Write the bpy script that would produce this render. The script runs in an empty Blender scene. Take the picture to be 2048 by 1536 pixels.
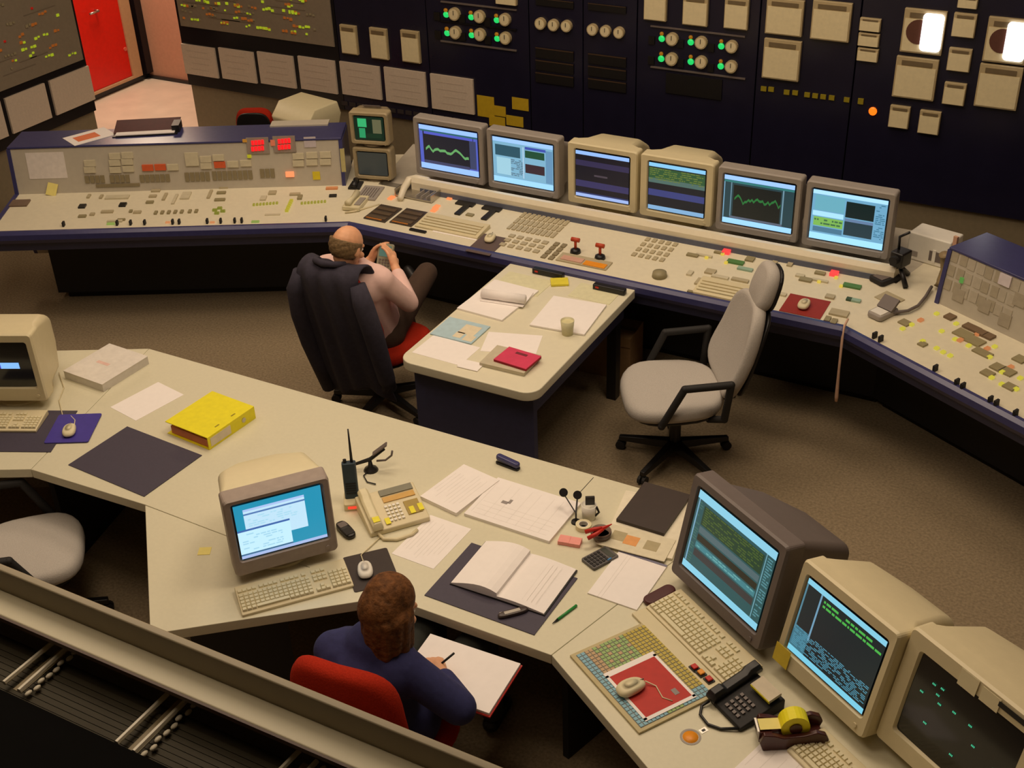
import bpy, bmesh, math, random
from mathutils import Vector, Matrix
random.seed(7)
R = math.radians
SC = bpy.context.scene
COL = SC.collection

# ---------------------------------------------------------------- camera
CAM_Z, PIT, ROL, AZ, FPX = 4.06, R(31.8), R(-2.13), R(29.5), 2490.0
CAMROT = Matrix.Rotation(AZ, 3, 'Z') @ Matrix.Rotation(R(90) - PIT, 3, 'X') @ Matrix.Rotation(ROL, 3, 'Z')
CAMPOS = Vector((0, 0, CAM_Z))
cam = bpy.data.cameras.new('camera'); camo = bpy.data.objects.new('camera', cam); COL.objects.link(camo)
cam.sensor_width = 36.0; cam.lens = FPX / 2048 * 36.0; cam.clip_start = 0.05; cam.clip_end = 60
camo.matrix_world = Matrix.Translation(CAMPOS) @ CAMROT.to_4x4()
SC.camera = camo

# ---------------------------------------------------------------- world, exposure, lights
SC.view_settings.view_transform = 'Standard'
try: SC.view_settings.look = 'None'
except Exception: pass
SC.view_settings.gamma = 1.0; SC.view_settings.use_curve_mapping = False
SC.view_settings.exposure = 0.0
wd = bpy.data.worlds.new('world'); SC.world = wd; wd.use_nodes = True
wd.node_tree.nodes['Background'].inputs[0].default_value = (0.9, 0.75, 0.6, 1)
wd.node_tree.nodes['Background'].inputs[1].default_value = 0.02
WARM = (1.0, 0.79, 0.58)
def area(name, loc, sx, sy, power, col=WARM):
    l = bpy.data.lights.new(name, 'AREA'); l.shape = 'RECTANGLE'; l.size = sx; l.size_y = sy
    l.energy = power; l.color = col
    o = bpy.data.objects.new(name, l); o.location = loc; COL.objects.link(o); return o
for (x, y, pw) in ((-3.9, 4.6, 47), (-1.3, 4.2, 52), (-2.6, 2.2, 34), (-1.8, 1.0, 9), (-5.6, 3.2, 24), (-2.4, 6.6, 32), (-5.0, 6.2, 28), (0.6, 5.6, 12)):  # the weakest one, by the gallery, is added to brighten the sill ledge
    area('ceiling_lamp_and_fill', (x, y, 4.92), 1.5, 1.1, pw)
area('passage_lamp', (-8.9, 8.6, 2.9), 0.6, 0.6, 42, (1.0, 0.78, 0.56))

# ---------------------------------------------------------------- pixels to places
def pray(px, py):
    return CAMROT @ Vector(((px - 1024) / FPX, -(py - 768) / FPX, -1.0))
def W(px, py, z):
    d = pray(px, py); return CAMPOS + d * ((z - CAM_Z) / d.z)
def WPL(px, py, p0, n):
    d = pray(px, py); return CAMPOS + d * ((Vector(p0) - CAMPOS).dot(n) / d.dot(n))
def WV(px, py, v): return WPL(px, py, (0, v, 0), Vector((0, 1, 0)))
def WU(px, py, u): return WPL(px, py, (u, 0, 0), Vector((1, 0, 0)))
def proj(P):
    c = CAMROT.transposed() @ (Vector(P) - CAMPOS); return Vector((1024 + FPX * c.x / -c.z, 768 - FPX * c.y / -c.z))
def head(a, b, z):
    d = W(*b, z) - W(*a, z); return math.atan2(d.y, d.x)

# ---------------------------------------------------------------- materials
def lin(c):
    return c / 12.92 if c <= 0.04045 else ((c + 0.055) / 1.055) ** 2.4
def S(r, g, b): return (lin(r / 255), lin(g / 255), lin(b / 255))
MATS = {}
def mat(name, col, rough=0.55, metal=0.0, var=0.06, scale=30.0, bump=0.0, emit=0.0, spec=0.5, trans=0.0, ecol=None):
    if name in MATS: return MATS[name]
    m = bpy.data.materials.new(name); m.use_nodes = True; nt = m.node_tree; b = nt.nodes['Principled BSDF']
    b.inputs['Roughness'].default_value = rough; b.inputs['Metallic'].default_value = metal
    b.inputs['Specular IOR Level'].default_value = spec
    b.inputs['Base Color'].default_value = (*col, 1)
    if var > 0 or bump > 0:
        tc = nt.nodes.new('ShaderNodeTexCoord'); nz = nt.nodes.new('ShaderNodeTexNoise')
        nz.inputs['Scale'].default_value = scale; nz.inputs['Detail'].default_value = 4
        nt.links.new(tc.outputs['Object'], nz.inputs['Vector'])
        if var > 0:
            rp = nt.nodes.new('ShaderNodeValToRGB')
            rp.color_ramp.elements[0].position = 0.3; rp.color_ramp.elements[1].position = 0.7
            rp.color_ramp.elements[0].color = (*[c * (1 - var) for c in col], 1)
            rp.color_ramp.elements[1].color = (*[min(1, c * (1 + var)) for c in col], 1)
            nt.links.new(nz.outputs['Fac'], rp.inputs['Fac']); nt.links.new(rp.outputs['Color'], b.inputs['Base Color'])
        if bump > 0:
            bp = nt.nodes.new('ShaderNodeBump'); bp.inputs['Strength'].default_value = bump; bp.inputs['Distance'].default_value = 0.01
            nt.links.new(nz.outputs['Fac'], bp.inputs['Height']); nt.links.new(bp.outputs['Normal'], b.inputs['Normal'])
    if emit > 0:
        b.inputs['Emission Color'].default_value = (*(ecol or col), 1); b.inputs['Emission Strength'].default_value = emit
    if trans > 0: b.inputs['Transmission Weight'].default_value = trans
    MATS[name] = m; return m
def glow(r, g, b, s=1.0):
    k = 'glow_%d_%d_%d_%d' % (r, g, b, int(s * 100))
    c = S(r, g, b)
    return mat(k, tuple(x * 0.15 for x in c), rough=0.3, var=0, emit=s, ecol=c)

M_carpet = mat('carpet', S(144, 128, 103), 0.95, var=0.22, scale=70, bump=0.25, spec=0.1)
nt = M_carpet.node_tree
M_desk = mat('desk_laminate', S(216, 211, 184), 0.42, var=0.02, scale=60)
M_edge = mat('desk_edge', S(200, 190, 160), 0.5, var=0.03)
M_island = mat('island_laminate', S(226, 220, 194), 0.42, var=0.02)
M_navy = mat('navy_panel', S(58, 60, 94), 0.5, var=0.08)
M_blue = mat('console_blue', S(62, 62, 108), 0.27, var=0.06)
M_dark = mat('dark_body', S(26, 25, 28), 0.6, var=0.1)
M_black = mat('black_plastic', S(24, 22, 22), 0.4, var=0.1)
M_blackrub = mat('black_rubber', S(30, 28, 27), 0.7, var=0.1)
M_panel = mat('console_panel', S(226, 218, 192), 0.5, var=0.03)
M_upright = mat('upright_panel', S(192, 184, 168), 0.55, var=0.03)
M_rail = mat('cream_rail', S(232, 222, 196), 0.35, var=0.02)
M_beige = mat('beige_plastic', S(218, 206, 168), 0.45, var=0.02)
M_cream = mat('cream_plastic', S(224, 214, 176), 0.45, var=0.02)
M_grey = mat('grey_plastic', S(158, 150, 142), 0.5, var=0.03)
M_grey2 = mat('dark_grey_plastic', S(108, 98, 94), 0.5, var=0.04)
M_paper = mat('paper', S(246, 240, 236), 0.8, var=0.015, spec=0.2)
M_print = mat('print_grey', S(232, 226, 221), 0.8, var=0.05)
M_print2 = mat('print_dark', S(150, 142, 138), 0.8, var=0.05)
M_blotter = mat('desk_mat_navy', S(66, 60, 76), 0.6, var=0.06, scale=80)
M_greyfab = mat('grey_fabric', S(186, 180, 172), 0.95, var=0.06, scale=180, bump=0.2, spec=0.1)
M_redfab = mat('red_fabric', S(170, 44, 26), 0.95, var=0.12, scale=160, bump=0.2, spec=0.1)
M_cab = mat('cabinet_navy', S(28, 26, 46), 0.25, var=0.08, scale=6)
M_cabdark = mat('cabinet_black', S(22, 20, 26), 0.25, var=0.1)
M_plinth = mat('plinth_brown', S(128, 116, 92), 0.6, var=0.06)
M_mimic = mat('mimic_grey', S(142, 130, 112), 0.6, var=0.05, scale=40)
M_door = mat('red_door_paint', S(226, 26, 8), 0.4, var=0.05)
M_frame = mat('door_frame', S(196, 160, 122), 0.5, var=0.04)
M_pink = mat('salmon_wall', S(206, 158, 132), 0.8, var=0.04)
M_wallp = mat('wall_paint', S(120, 105, 90), 0.85, var=0.05)
M_white = mat('white_plastic', S(236, 232, 220), 0.4, var=0.02)
M_lino = mat('pale_lino', S(238, 222, 204), 0.4, var=0.06, scale=5)
M_yel = mat('yellow_card', S(238, 226, 20), 0.5, var=0.05)
M_ynote = mat('sticky_yellow', S(236, 222, 130), 0.7, var=0.03)
M_red = mat('red_plastic', S(196, 40, 26), 0.45, var=0.05)
M_maroon = mat('maroon_leather', S(74, 26, 26), 0.45, var=0.12)
M_metal = mat('brushed_metal', S(190, 185, 175), 0.3, 0.9, var=0.05)
M_instr = mat('instrument_face', S(236, 222, 180), 0.4, var=0.05)
M_instr2 = mat('instrument_case', S(190, 172, 132), 0.5, var=0.05)  # darker tan for recorder cases and dial rims
M_orange = mat('orange_plastic', S(236, 150, 30), 0.4, var=0.04)
M_olive = mat('olive_plate', S(150, 140, 105), 0.5, var=0.05)
M_skin = mat('skin', S(226, 168, 128), 0.55, var=0.05, scale=40)
M_hairgrey = mat('hair_grey_brown', S(120, 96, 64), 0.8, var=0.35, scale=90, bump=0.5)
M_hairbrown = mat('hair_brown', S(104, 66, 34), 0.75, var=0.45, scale=45, bump=0.8, spec=0.25)
M_shirt = mat('shirt_pink_white', S(232, 196, 188), 0.85, var=0.03, bump=0.1)
M_trouser = mat('trousers_brown', S(70, 52, 40), 0.9, var=0.1)
M_jacket = mat('jacket_navy', S(52, 48, 62), 0.9, var=0.15, scale=40, bump=0.15)
M_bluejkt = mat('jacket_blue', S(44, 46, 92), 0.9, var=0.12, scale=40, bump=0.15)
M_dkgreen = mat('trousers_dark', S(44, 46, 40), 0.9, var=0.1)
M_teal = mat('radio_teal', S(44, 62, 74), 0.45, var=0.08)
M_tan = mat('box_cardboard', S(150, 118, 80), 0.8, var=0.08)
M_glassdark = mat('crt_glass', S(26, 28, 30), 0.12, var=0, spec=0.6)

# ---------------------------------------------------------------- mesh builder
class MB:
    def __init__(s): s.v = []; s.f = []; s.M = Matrix.Identity(4)
    def add(s, vs, fs):
        b = len(s.v); s.v += [s.M @ Vector(p) for p in vs]; s.f += [[i + b for i in f] for f in fs]; return s
    def box(s, c, d, rot=None):
        x, y, z = (k / 2 for k in d); r = rot or Matrix.Identity(3); c = Vector(c)
        vs = [c + r @ Vector((a * x, b * y, e * z)) for e in (-1, 1) for a, b in ((-1, -1), (1, -1), (1, 1), (-1, 1))]
        return s.add(vs, [(3, 2, 1, 0), (4, 5, 6, 7), (0, 1, 5, 4), (1, 2, 6, 5), (2, 3, 7, 6), (3, 0, 4, 7)])
    def bx(s, x0, x1, y0, y1, z0, z1):
        return s.box(((x0 + x1) / 2, (y0 + y1) / 2, (z0 + z1) / 2), (x1 - x0, y1 - y0, z1 - z0))
    def prism(s, poly, z0, z1):
        n = len(poly); vs = [(p[0], p[1], z0) for p in poly] + [(p[0], p[1], z1) for p in poly]
        ar = sum(poly[i][0] * poly[(i + 1) % n][1] - poly[(i + 1) % n][0] * poly[i][1] for i in range(n))
        bot, top = list(range(n))[::-1], list(range(n, 2 * n))
        fs = [bot, top] + [(i, (i + 1) % n, n + (i + 1) % n, n + i) for i in range(n)]
        if ar < 0: fs = [list(f)[::-1] for f in fs]
        return s.add(vs, fs)
    def xprism(s, prof, x0, x1, m0=0.0, m1=0.0):          # profile (y,z) extruded along x; ends mitred: x shifts by m*y
        n = len(prof); vs = [(x0 + m0 * p[0], p[0], p[1]) for p in prof] + [(x1 + m1 * p[0], p[0], p[1]) for p in prof]
        ar = sum(prof[i][0] * prof[(i + 1) % n][1] - prof[(i + 1) % n][0] * prof[i][1] for i in range(n))
        fs = [list(range(n))[::-1], list(range(n, 2 * n))] + [(i, (i + 1) % n, n + (i + 1) % n, n + i) for i in range(n)]
        if ar < 0: fs = [list(f)[::-1] for f in fs]
        return s.add(vs, fs)
    def loft(s, rings, cap=True):
        n = len(rings[0]); vs = [p for r in rings for p in r]; fs = []
        for k in range(len(rings) - 1):
            for i in range(n):
                j = (i + 1) % n; fs.append((k * n + i, k * n + j, (k + 1) * n + j, (k + 1) * n + i))
        if cap: fs += [list(range(n))[::-1], list(range((len(rings) - 1) * n, len(rings) * n))]
        return s.add(vs, fs)
    def cyl(s, p0, p1, r0, r1=None, n=14):
        return s.tube([p0, p1], [r0, r0 if r1 is None else r1], n)
    def tube(s, pts, r, n=8):
        pts = [Vector(p) for p in pts]; rs = r if isinstance(r, (list, tuple)) else [r] * len(pts); rings = []
        up = Vector((0, 0, 1))
        for i, p in enumerate(pts):
            t = (pts[min(i + 1, len(pts) - 1)] - pts[max(i - 1, 0)]).normalized()
            a = t.cross(up if abs(t.z) < 0.95 else Vector((1, 0, 0))).normalized(); b = t.cross(a)
            if i and a.dot(pa) < 0: a, b = -a, -b
            pa = a
            rings.append([p + rs[i] * (math.cos(2 * math.pi * k / n) * a + math.sin(2 * math.pi * k / n) * b) for k in range(n)])
        return s.loft(rings)
    def lathe(s, prof, n=24, c=(0, 0, 0)):
        c = Vector(c)
        return s.loft([[c + Vector((r * math.cos(2 * math.pi * k / n), r * math.sin(2 * math.pi * k / n), z)) for k in range(n)] for r, z in prof])
    def ell(s, c, r, rot=None, n=16, m=10):
        rot = rot or Matrix.Identity(3); c = Vector(c); rings = []
        for j in range(m + 1):
            a = -math.pi / 2 + math.pi * j / m; a = max(min(a, 1.565), -1.565)
            rings.append([c + rot @ Vector((r[0] * math.cos(a) * math.cos(2 * math.pi * k / n), r[1] * math.cos(a) * math.sin(2 * math.pi * k / n), r[2] * math.sin(a))) for k in range(n)])
        return s.loft(rings)
    def cap(s, p0, p1, r0, r1, n=14):
        p0, p1 = Vector(p0), Vector(p1); t = (p1 - p0); L = t.length; t.normalize()
        a = t.cross(Vector((0, 0, 1)) if abs(t.z) < 0.95 else Vector((1, 0, 0))).normalized(); b = t.cross(a); rings = []
        st = [(-r0 * math.cos(q), r0 * math.sin(q)) for q in (0.06, .4, .8, 1.2, 1.57)] + [(L + r1 * math.sin(q), r1 * math.cos(q)) for q in (0, .4, .8, 1.2, 1.51)]
        for d, r in st:
            rings.append([p0 + t * d + r * (math.cos(2 * math.pi * k / n) * a + math.sin(2 * math.pi * k / n) * b) for k in range(n)])
        return s.loft(rings)
    def pillow(s, outline, t, r, steps=4):                # outline (x,y), thickness t along z from 0, rounded edge r
        n = len(outline); cx = sum(p[0] for p in outline) / n; cy = sum(p[1] for p in outline) / n
        ext = sum(math.hypot(p[0] - cx, p[1] - cy) for p in outline) / n; rings = []
        def ring(ins, z):
            k = 1 - ins / ext; return [(cx + (p[0] - cx) * k, cy + (p[1] - cy) * k, z) for p in outline]
        rings.append(ring(ext * .55, -r * .12)); rings.append(ring(r * 1.6, 0.0))
        for i in range(steps + 1):
            a = math.pi / 2 * i / steps; rings.append(ring(r - r * math.sin(a), r - r * math.cos(a)))
        for i in range(steps + 1):
            a = math.pi / 2 * i / steps; rings.append(ring(r - r * math.cos(a), t - r + r * math.sin(a)))
        rings.append(ring(r * 1.8, t + r * .1)); rings.append(ring(ext * .55, t + r * .22)); 
        return s.loft(rings)
    def map(s, fn): s.v = [Vector(fn(p)) for p in s.v]; return s
    def build(s, name, m, parent=None, loc=None, rot=None, smooth=False, bevel=0.0, sub=0):
        me = bpy.data.meshes.new(name); me.from_pydata([tuple(p) for p in s.v], [], s.f); me.update()
        bm = bmesh.new(); bm.from_mesh(me); bmesh.ops.recalc_face_normals(bm, faces=bm.faces); bm.to_mesh(me); bm.free()
        me.materials.append(m)
        if smooth:
            for p in me.polygons: p.use_smooth = True
        o = bpy.data.objects.new(name, me); COL.objects.link(o)
        if parent: o.parent = parent
        if loc is not None: o.location = loc
        if rot is not None: o.rotation_euler = rot
        if bevel > 0:
            b = o.modifiers.new('bevel', 'BEVEL'); b.width = bevel; b.segments = 2; b.limit_method = 'ANGLE'; b.angle_limit = R(40)
            for p in me.polygons: p.use_smooth = True
            o.modifiers.new('wn', 'WEIGHTED_NORMAL')
        if sub:
            q = o.modifiers.new('sub', 'SUBSURF'); q.levels = sub; q.render_levels = sub
        return o
def rrect(w, h, r, n=4, cx=0, cy=0):
    pts = []
    for sx, sy, a0 in ((1, 1, 0), (-1, 1, 90), (-1, -1, 180), (1, -1, 270)):
        for i in range(n + 1):
            a = R(a0 + 90 * i / n); pts.append((cx + sx * (w / 2 - r) + r * math.cos(a), cy + sy * (h / 2 - r) + r * math.sin(a)))
    return pts
def sell(w, h, e=2.6, n=28, taper=0.0):
    pts = []
    for k in range(n):
        a = 2 * math.pi * k / n; c, s_ = math.cos(a), math.sin(a)
        y = h / 2 * math.copysign(abs(s_) ** (2 / e), s_); x = w / 2 * math.copysign(abs(c) ** (2 / e), c) * (1 + taper * y / (h / 2))
        pts.append((x, y))
    return pts
ROOT = {}
def tag(o, label=None, cat=None, group=None, kind=None):
    if label: o['label'] = label
    if cat: o['category'] = cat
    if group: o['group'] = group
    if kind: o['kind'] = kind
    return o
def thing(name, label, cat, loc=(0, 0, 0), rz=0.0, group=None):
    o = bpy.data.objects.new(name, None); COL.objects.link(o); o.empty_display_size = 0.1
    o.location = loc; o.rotation_euler = (0, 0, rz); ROOT[o.name] = Matrix.Translation(Vector(loc)) @ Matrix.Rotation(rz, 4, 'Z')
    return tag(o, label, cat, group)
def local(root, P): return ROOT[root.name].inverted() @ Vector(P)
BOXC = {}
def cbox(name, parent, loc, dims, m, rot=(0, 0, 0)):        # small box part with shared mesh data
    k = (tuple(round(d, 4) for d in dims), m.name)
    if k not in BOXC:
        x, y, z = (d / 2 for d in dims)
        me = bpy.data.meshes.new(name)
        me.from_pydata([(a * x, b * y, e * z) for e in (-1, 1) for a, b in ((-1, -1), (1, -1), (1, 1), (-1, 1))], [],
                       [(3, 2, 1, 0), (4, 5, 6, 7), (0, 1, 5, 4), (1, 2, 6, 5), (2, 3, 7, 6), (3, 0, 4, 7)])
        me.materials.append(m); BOXC[k] = me
    o = bpy.data.objects.new(name, BOXC[k]); COL.objects.link(o); o.parent = parent; o.location = loc; o.rotation_euler = rot
    return o
def struct(o): o['kind'] = 'structure'; return o
# ================================================================ the room
VB, UL = 8.2, -8.15                      # planes of the back cabinets and of the left mimic board
struct(MB().bx(-9.63, 4.0, -2.0, 9.46, -0.1, 0.0).build('floor', M_carpet))
struct(MB().bx(-9.63, -7.3, 6.2, 9.46, 0.0, 0.004).build('floor_passage', M_lino))
struct(MB().bx(-9.83, -9.63, -2.0, 9.66, -0.1, 5.0).build('wall_left', M_pink))
struct(MB().bx(-9.63, 4.2, 9.46, 9.66, -0.1, 5.0).build('wall_back', M_pink))
struct(MB().bx(4.0, 4.2, -2.0, 9.46, -0.1, 5.0).build('wall_right', M_wallp))
struct(MB().bx(-9.83, 4.2, -2.2, -2.0, -0.1, 5.0).build('wall_front', M_wallp))
struct(MB().bx(-9.83, 4.2, -2.2, 9.66, 5.0, 5.2).build('ceiling', mat('ceiling_paint', S(200, 190, 175), 0.9)))
struct(MB().bx(-9.63, -9.60, -2.0, 9.46, 0.0, 0.07).build('baseboard_left', M_cabdark))
struct(MB().bx(-9.60, -7.0, 9.43, 9.46, 0.0, 0.035).build('baseboard_back', M_cabdark))
struct(MB().bx(-9.62, -9.54, 9.37, 9.46, 0.07, 4.9).build('trim_1', M_cabdark))
# red door in the left wall
v0, v1 = W(190, 198, 0.08).y, W(294, 160, 0.08).y
vj = W(315, 153, 0.08).y
d = thing('door_1', 'red painted door in a beige frame beyond the two mimic boards', 'door', (-9.63, v0, 0.07)); struct(d)
MB().bx(0.0, 0.05, 0.0, v1 - v0, 0.03, 2.12).build('leaf', M_door, d, bevel=0.004)
f = MB(); f.bx(0, 0.07, v1 - v0, vj - v0, 0, 2.2).bx(0, 0.07, -0.1, 0.0, 0, 2.2).bx(0, 0.07, -0.1, vj - v0, 2.12, 2.22).bx(0, 0.07, 0.0, v1 - v0, 0.0, 0.028); f.build('frame', M_frame, d, bevel=0.003)
hz = WU(232, 6, -9.58).z - 0.07; hy = WU(250, 98, -9.58).y - v0; hz2 = WU(250, 98, -9.58).z - 0.07
MB().cyl((0.05, v1 - v0 - 0.32, hz), (0.10, v1 - v0 - 0.32, hz), 0.012).cyl((0.10, v1 - v0 - 0.32, hz), (0.10, v1 - v0 - 0.44, hz), 0.011).build('handle', M_metal, d, smooth=True)
MB().cyl((0.05, hy, hz2), (0.06, hy, hz2), 0.02).build('keyhole_plate', mat('red_door_plate', S(226, 110, 90), 0.3), d)

# ---------------------------------------------------------------- boards and cabinets
ZB = 0.535                                # lower edge of the dark cabinets
def wall_rect(px, py, wpx, hpx):          # centre and size on the back cabinet plane
    P = WV(px, py, VB); a = proj(P); b = proj(P + Vector((0.1, 0, 0))); c = proj(P + Vector((0, 0, 0.1)))
    return P, wpx / (b.x - a.x) * 0.1, hpx / (a.y - c.y) * 0.1
def add_round(name, parent, c, r, t, m, n=18):   # disc on the cabinet front (facing -y)
    return MB().cyl((c[0], 0, c[2]), (c[0], -t, c[2]), r, n=n).build(name, m, parent)

def mimic(name, label, loc, rz, w, z0, z1, zp, seedn, n, redn=0):
    t = thing(name, label, 'mimic board', loc, rz)
    MB().bx(0, w, 0.03, 0.45, 0.0, ZB).build('plinth', M_plinth, t)
    MB().bx(0, w, 0.0, 0.5, ZB, z1).build('cabinet', M_cabdark, t)
    MB().bx(0.035, w - 0.03, -0.012, 0.0, z0, z1 - 0.05).build('panel', M_mimic, t)
    rnd = random.Random(seedn)
    cols = {'green_lamp': glow(190, 205, 40, .55), 'amber_lamp': glow(205, 110, 40, .35), 'pale_tile': mat('pale_tile', S(160, 150, 120), 0.6), 'red_lamp': glow(190, 30, 20, .5)}
    mbs = {k: MB() for k in cols}
    rows = [z0 + 0.08 + 0.055 * i for i in range(int((z1 - z0) / 0.055) - 2)]
    for _ in range(n):
        z = rnd.choice(rows); x = 0.08 + (w - 0.24) * rnd.random(); x = round(x / 0.03) * 0.03
        k = rnd.choices(['green_lamp', 'amber_lamp', 'pale_tile', 'red_lamp'], [3, 3, 2, redn])[0]
        for j in range(rnd.choice((1, 1, 2, 2, 3))):
            sz = rnd.uniform(0.012, 0.022)
            mbs[k].box((x + j * 0.032, -0.016, z + rnd.uniform(-.008, .008)), (sz * 1.2, 0.008, sz))
    for k, m in mbs.items():
        if m.v: o = m.build(k, cols[k], t); o['kind'] = 'stuff'
    # single lines of the mimic diagram
    ln = MB()
    for _ in range(int(n / 6)):
        z = rnd.choice(rows) + 0.027; x = 0.1 + (w - 0.6) * rnd.random(); ln.box((x + .15, -0.0135, z), (rnd.uniform(.15, .4), 0.003, 0.005))
    o = ln.build('diagram_line', mat('diagram_line', S(126, 114, 97), 0.7), t); o['kind'] = 'stuff'
    return t
uA = WV(378, 170, VB).x; uB = WV(677, 102, VB).x
zm = WV(560, 78, VB).z
mb_back = mimic('mimic_board', 'grey mimic board dotted with green and amber lamps beside dark instrument cabinets', (uA, VB, 0), 0, uB - uA, zm, 2.9, 0, 3, 560)
vL = WU(200, 255, UL).y
zml = WU(80, 154, UL).z
mb_left = mimic('mimic_board', 'grey mimic board with sparse yellow lamps left of the red door', (UL, vL - 3.2, 0), R(90), 3.2, zml + .01, 2.9, 0, 5, 420, 1)

CH = 2.95
def cabinet(px0, px1, label, py=150):
    x0, x1 = (uB if px0 == 677 else WV(px0, py, VB).x), WV(px1, py, VB).x
    t = thing('instrument_cabinet', label, 'cabinet', (x0, VB, 0)); w = x1 - x0
    MB().bx(0, w, 0.03, 0.6, 0, ZB).build('plinth', M_plinth, t)
    MB().bx(0.004, w - 0.004, 0.0, 0.7, ZB, CH).build('body', M_cab, t, bevel=0.004)
    return t
def recorder(t, px, py, w, h, kind='chart'):
    P, wm, hm = wall_rect(px, py, w, h); c = local(t, P)
    o = MB().bx(-wm / 2, wm / 2, -0.03, 0.0, -hm / 2, hm / 2).build('recorder', M_instr2, t, (c.x, 0, c.z), bevel=0.004)
    MB().bx(-wm * .46, wm * .46, -0.034, -0.03, -hm * .46, hm * .28).build('chart_window', M_instr, o)
    MB().bx(-wm * .36, wm * .36, -0.035, -0.03, hm * .31, hm * .42).build('scale_strip', mat('scale_strip', S(120, 104, 76), 0.5), o)
    if kind == 'round':
        MB().cyl((-wm * .1, -0.034, 0), (-wm * .1, -0.038, 0), wm * .3, n=24).build('round_chart', mat('round_chart', S(100, 62, 50), 0.5), o)
        mb = MB(); mb.prism(rrect(wm * .5, hm * .86, wm * .1), 0, 0.006); mb.map(lambda p: (p.x + wm * .22, -0.04 - p.z, p.y + hm * .02)); mb.build('glare_panel', glow(255, 250, 252, 2.4), o)  # glare on the recorder glass, built as a glowing white panel
    return o
def meter(t, px, py, dpx):
    P, wm, hm = wall_rect(px, py, dpx, dpx); c = local(t, P); r = wm * .55
    o = MB().cyl((0, 0, 0), (0, -0.03, 0), r, n=18).build('dial_gauge', M_instr2, t, (c.x, 0, c.z))
    MB().cyl((0, -0.03, 0), (0, -0.033, 0), r * .82, n=18).build('dial_face', M_instr, o)
    MB().box((0, -0.035, r * .25), (r * .08, 0.003, r * .7)).build('needle', M_black, o); return o
def lamp(t, px, py, d, m, name='indicator_lamp'):
    P, wm, hm = wall_rect(px, py, d, d); c = local(t, P)
    return MB().ell((0, 0, 0), (wm / 2, 0.012, hm / 2), n=10, m=6).build(name, m, t, (c.x, -0.006, c.z), smooth=True)
def slotrow(t, px, py, w, h):
    P, wm, hm = wall_rect(px, py, w, h); c = local(t, P)
    o = MB().bx(-wm / 2, wm / 2, -0.012, 0, -hm / 2, hm / 2).build('slot_strip', M_black, t, (c.x, 0, c.z))
    MB().bx(-wm / 2, wm / 2, -0.014, -0.01, hm * .38, hm * .5).build('strip_edge', mat('strip_edge', S(70, 52, 38), 0.5), o)
def clipplate(t, px, py, w, h, m, name):
    P, wm, hm = wall_rect(px, py, w, h); c = local(t, P)
    return cbox(name, t, (c.x, -0.006, c.z), (wm, 0.012, hm), m)
G_on = glow(40, 225, 110, .9); A_on = glow(190, 120, 20, .5)
cA = cabinet(677, 860, 'dark instrument cabinet with three narrow recorders next to the mimic board')
for q in ((701, 78, 32, 58), (761, 86, 34, 62), (824, 92, 36, 64)): recorder(cA, *q)
cB = cabinet(860, 1060, 'dark instrument cabinet with six green lamps and yellow tags near its foot')
recorder(cB, 1015, -2, 42, 20)
for a in ((893, 28), (943, 33), (994, 39), (895, 65), (944, 69), (995, 76)):
    lamp(cB, a[0], a[1] + 1, 12, G_on); lamp(cB, a[0] - 1, a[1] - 8, 8, A_on, 'amber_lamp'); meter(cB, a[0] + 18, a[1] - 1, 20); clipplate(cB, a[0] - 18, a[1] + 4, 12, 16, M_black, 'switch')
clipplate(cB, 957, 11, 152, 3, M_grey2, 'trim_strip'); clipplate(cB, 957, 91, 152, 3, M_grey2, 'trim_strip'); clipplate(cB, 957, 50, 152, 3, M_cabdark, 'trim_strip')
cC = cabinet(1060, 1166, 'narrow dark cabinet with three round dials beside the green lamp cabinet')
cD = cabinet(1166, 1272, 'narrow dark cabinet with three round dials beside the tall recorders')
for q in ((1083, 46), (1109, 49), (1135, 51)): meter(cC, *q, 19)
for q in ((1187, 58), (1213, 61), (1240, 64)): meter(cD, *q, 19)
for k in range(3): slotrow(cC, 1110, 108 + k * 25, 76, 20); slotrow(cD, 1215, 120 + k * 25, 76, 20)
slotrow(cC, 1110, 6, 76, 14); slotrow(cD, 1215, 16, 76, 14)
cE = cabinet(1272, 1512, 'dark cabinet with six green lamps below three square recorders')
for q in ((1313, 12, 45, 56), (1393, 20, 50, 60), (1475, 26, 48, 62)): recorder(cE, *q)
for a in ((1324, 76), (1382, 83), (1443, 91), (1323, 116), (1382, 122), (1442, 131)):
    lamp(cE, a[0], a[1] + 1, 13, G_on); lamp(cE, a[0], a[1] - 9, 8, A_on, 'amber_lamp'); meter(cE, a[0] + 22, a[1] + 1, 22); clipplate(cE, a[0] - 20, a[1] + 4, 12, 16, M_black, 'switch')
clipplate(cE, 1395, 62, 190, 3, M_grey2, 'trim_strip'); clipplate(cE, 1395, 145, 190, 3, M_grey2, 'trim_strip'); clipplate(cE, 1388, 172, 112, 40, M_black, 'dark_window')
cF = cabinet(1512, 1708, 'dark cabinet with three large cream recorders above a row of yellow tags')
for q in ((1571, 33, 74, 72), (1664, 41, 78, 78), (1565, 118, 74, 80)): recorder(cF, *q)
for q in ((1528, 177), (1543, 178), (1574, 184), (1591, 185), (1615, 189), (1631, 191), (1647, 193), (1664, 195), (1694, 199)): clipplate(cF, *q, 11, 9, mat('tag_yellow', S(150, 135, 20), 0.6), 'name_tag')
cG = cabinet(1708, 2110, 'dark cabinet with two round chart recorders under glowing glare panels')
clipplate(cG, 1722, 202, 11, 11, MATS['tag_yellow'], 'name_tag')
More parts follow.
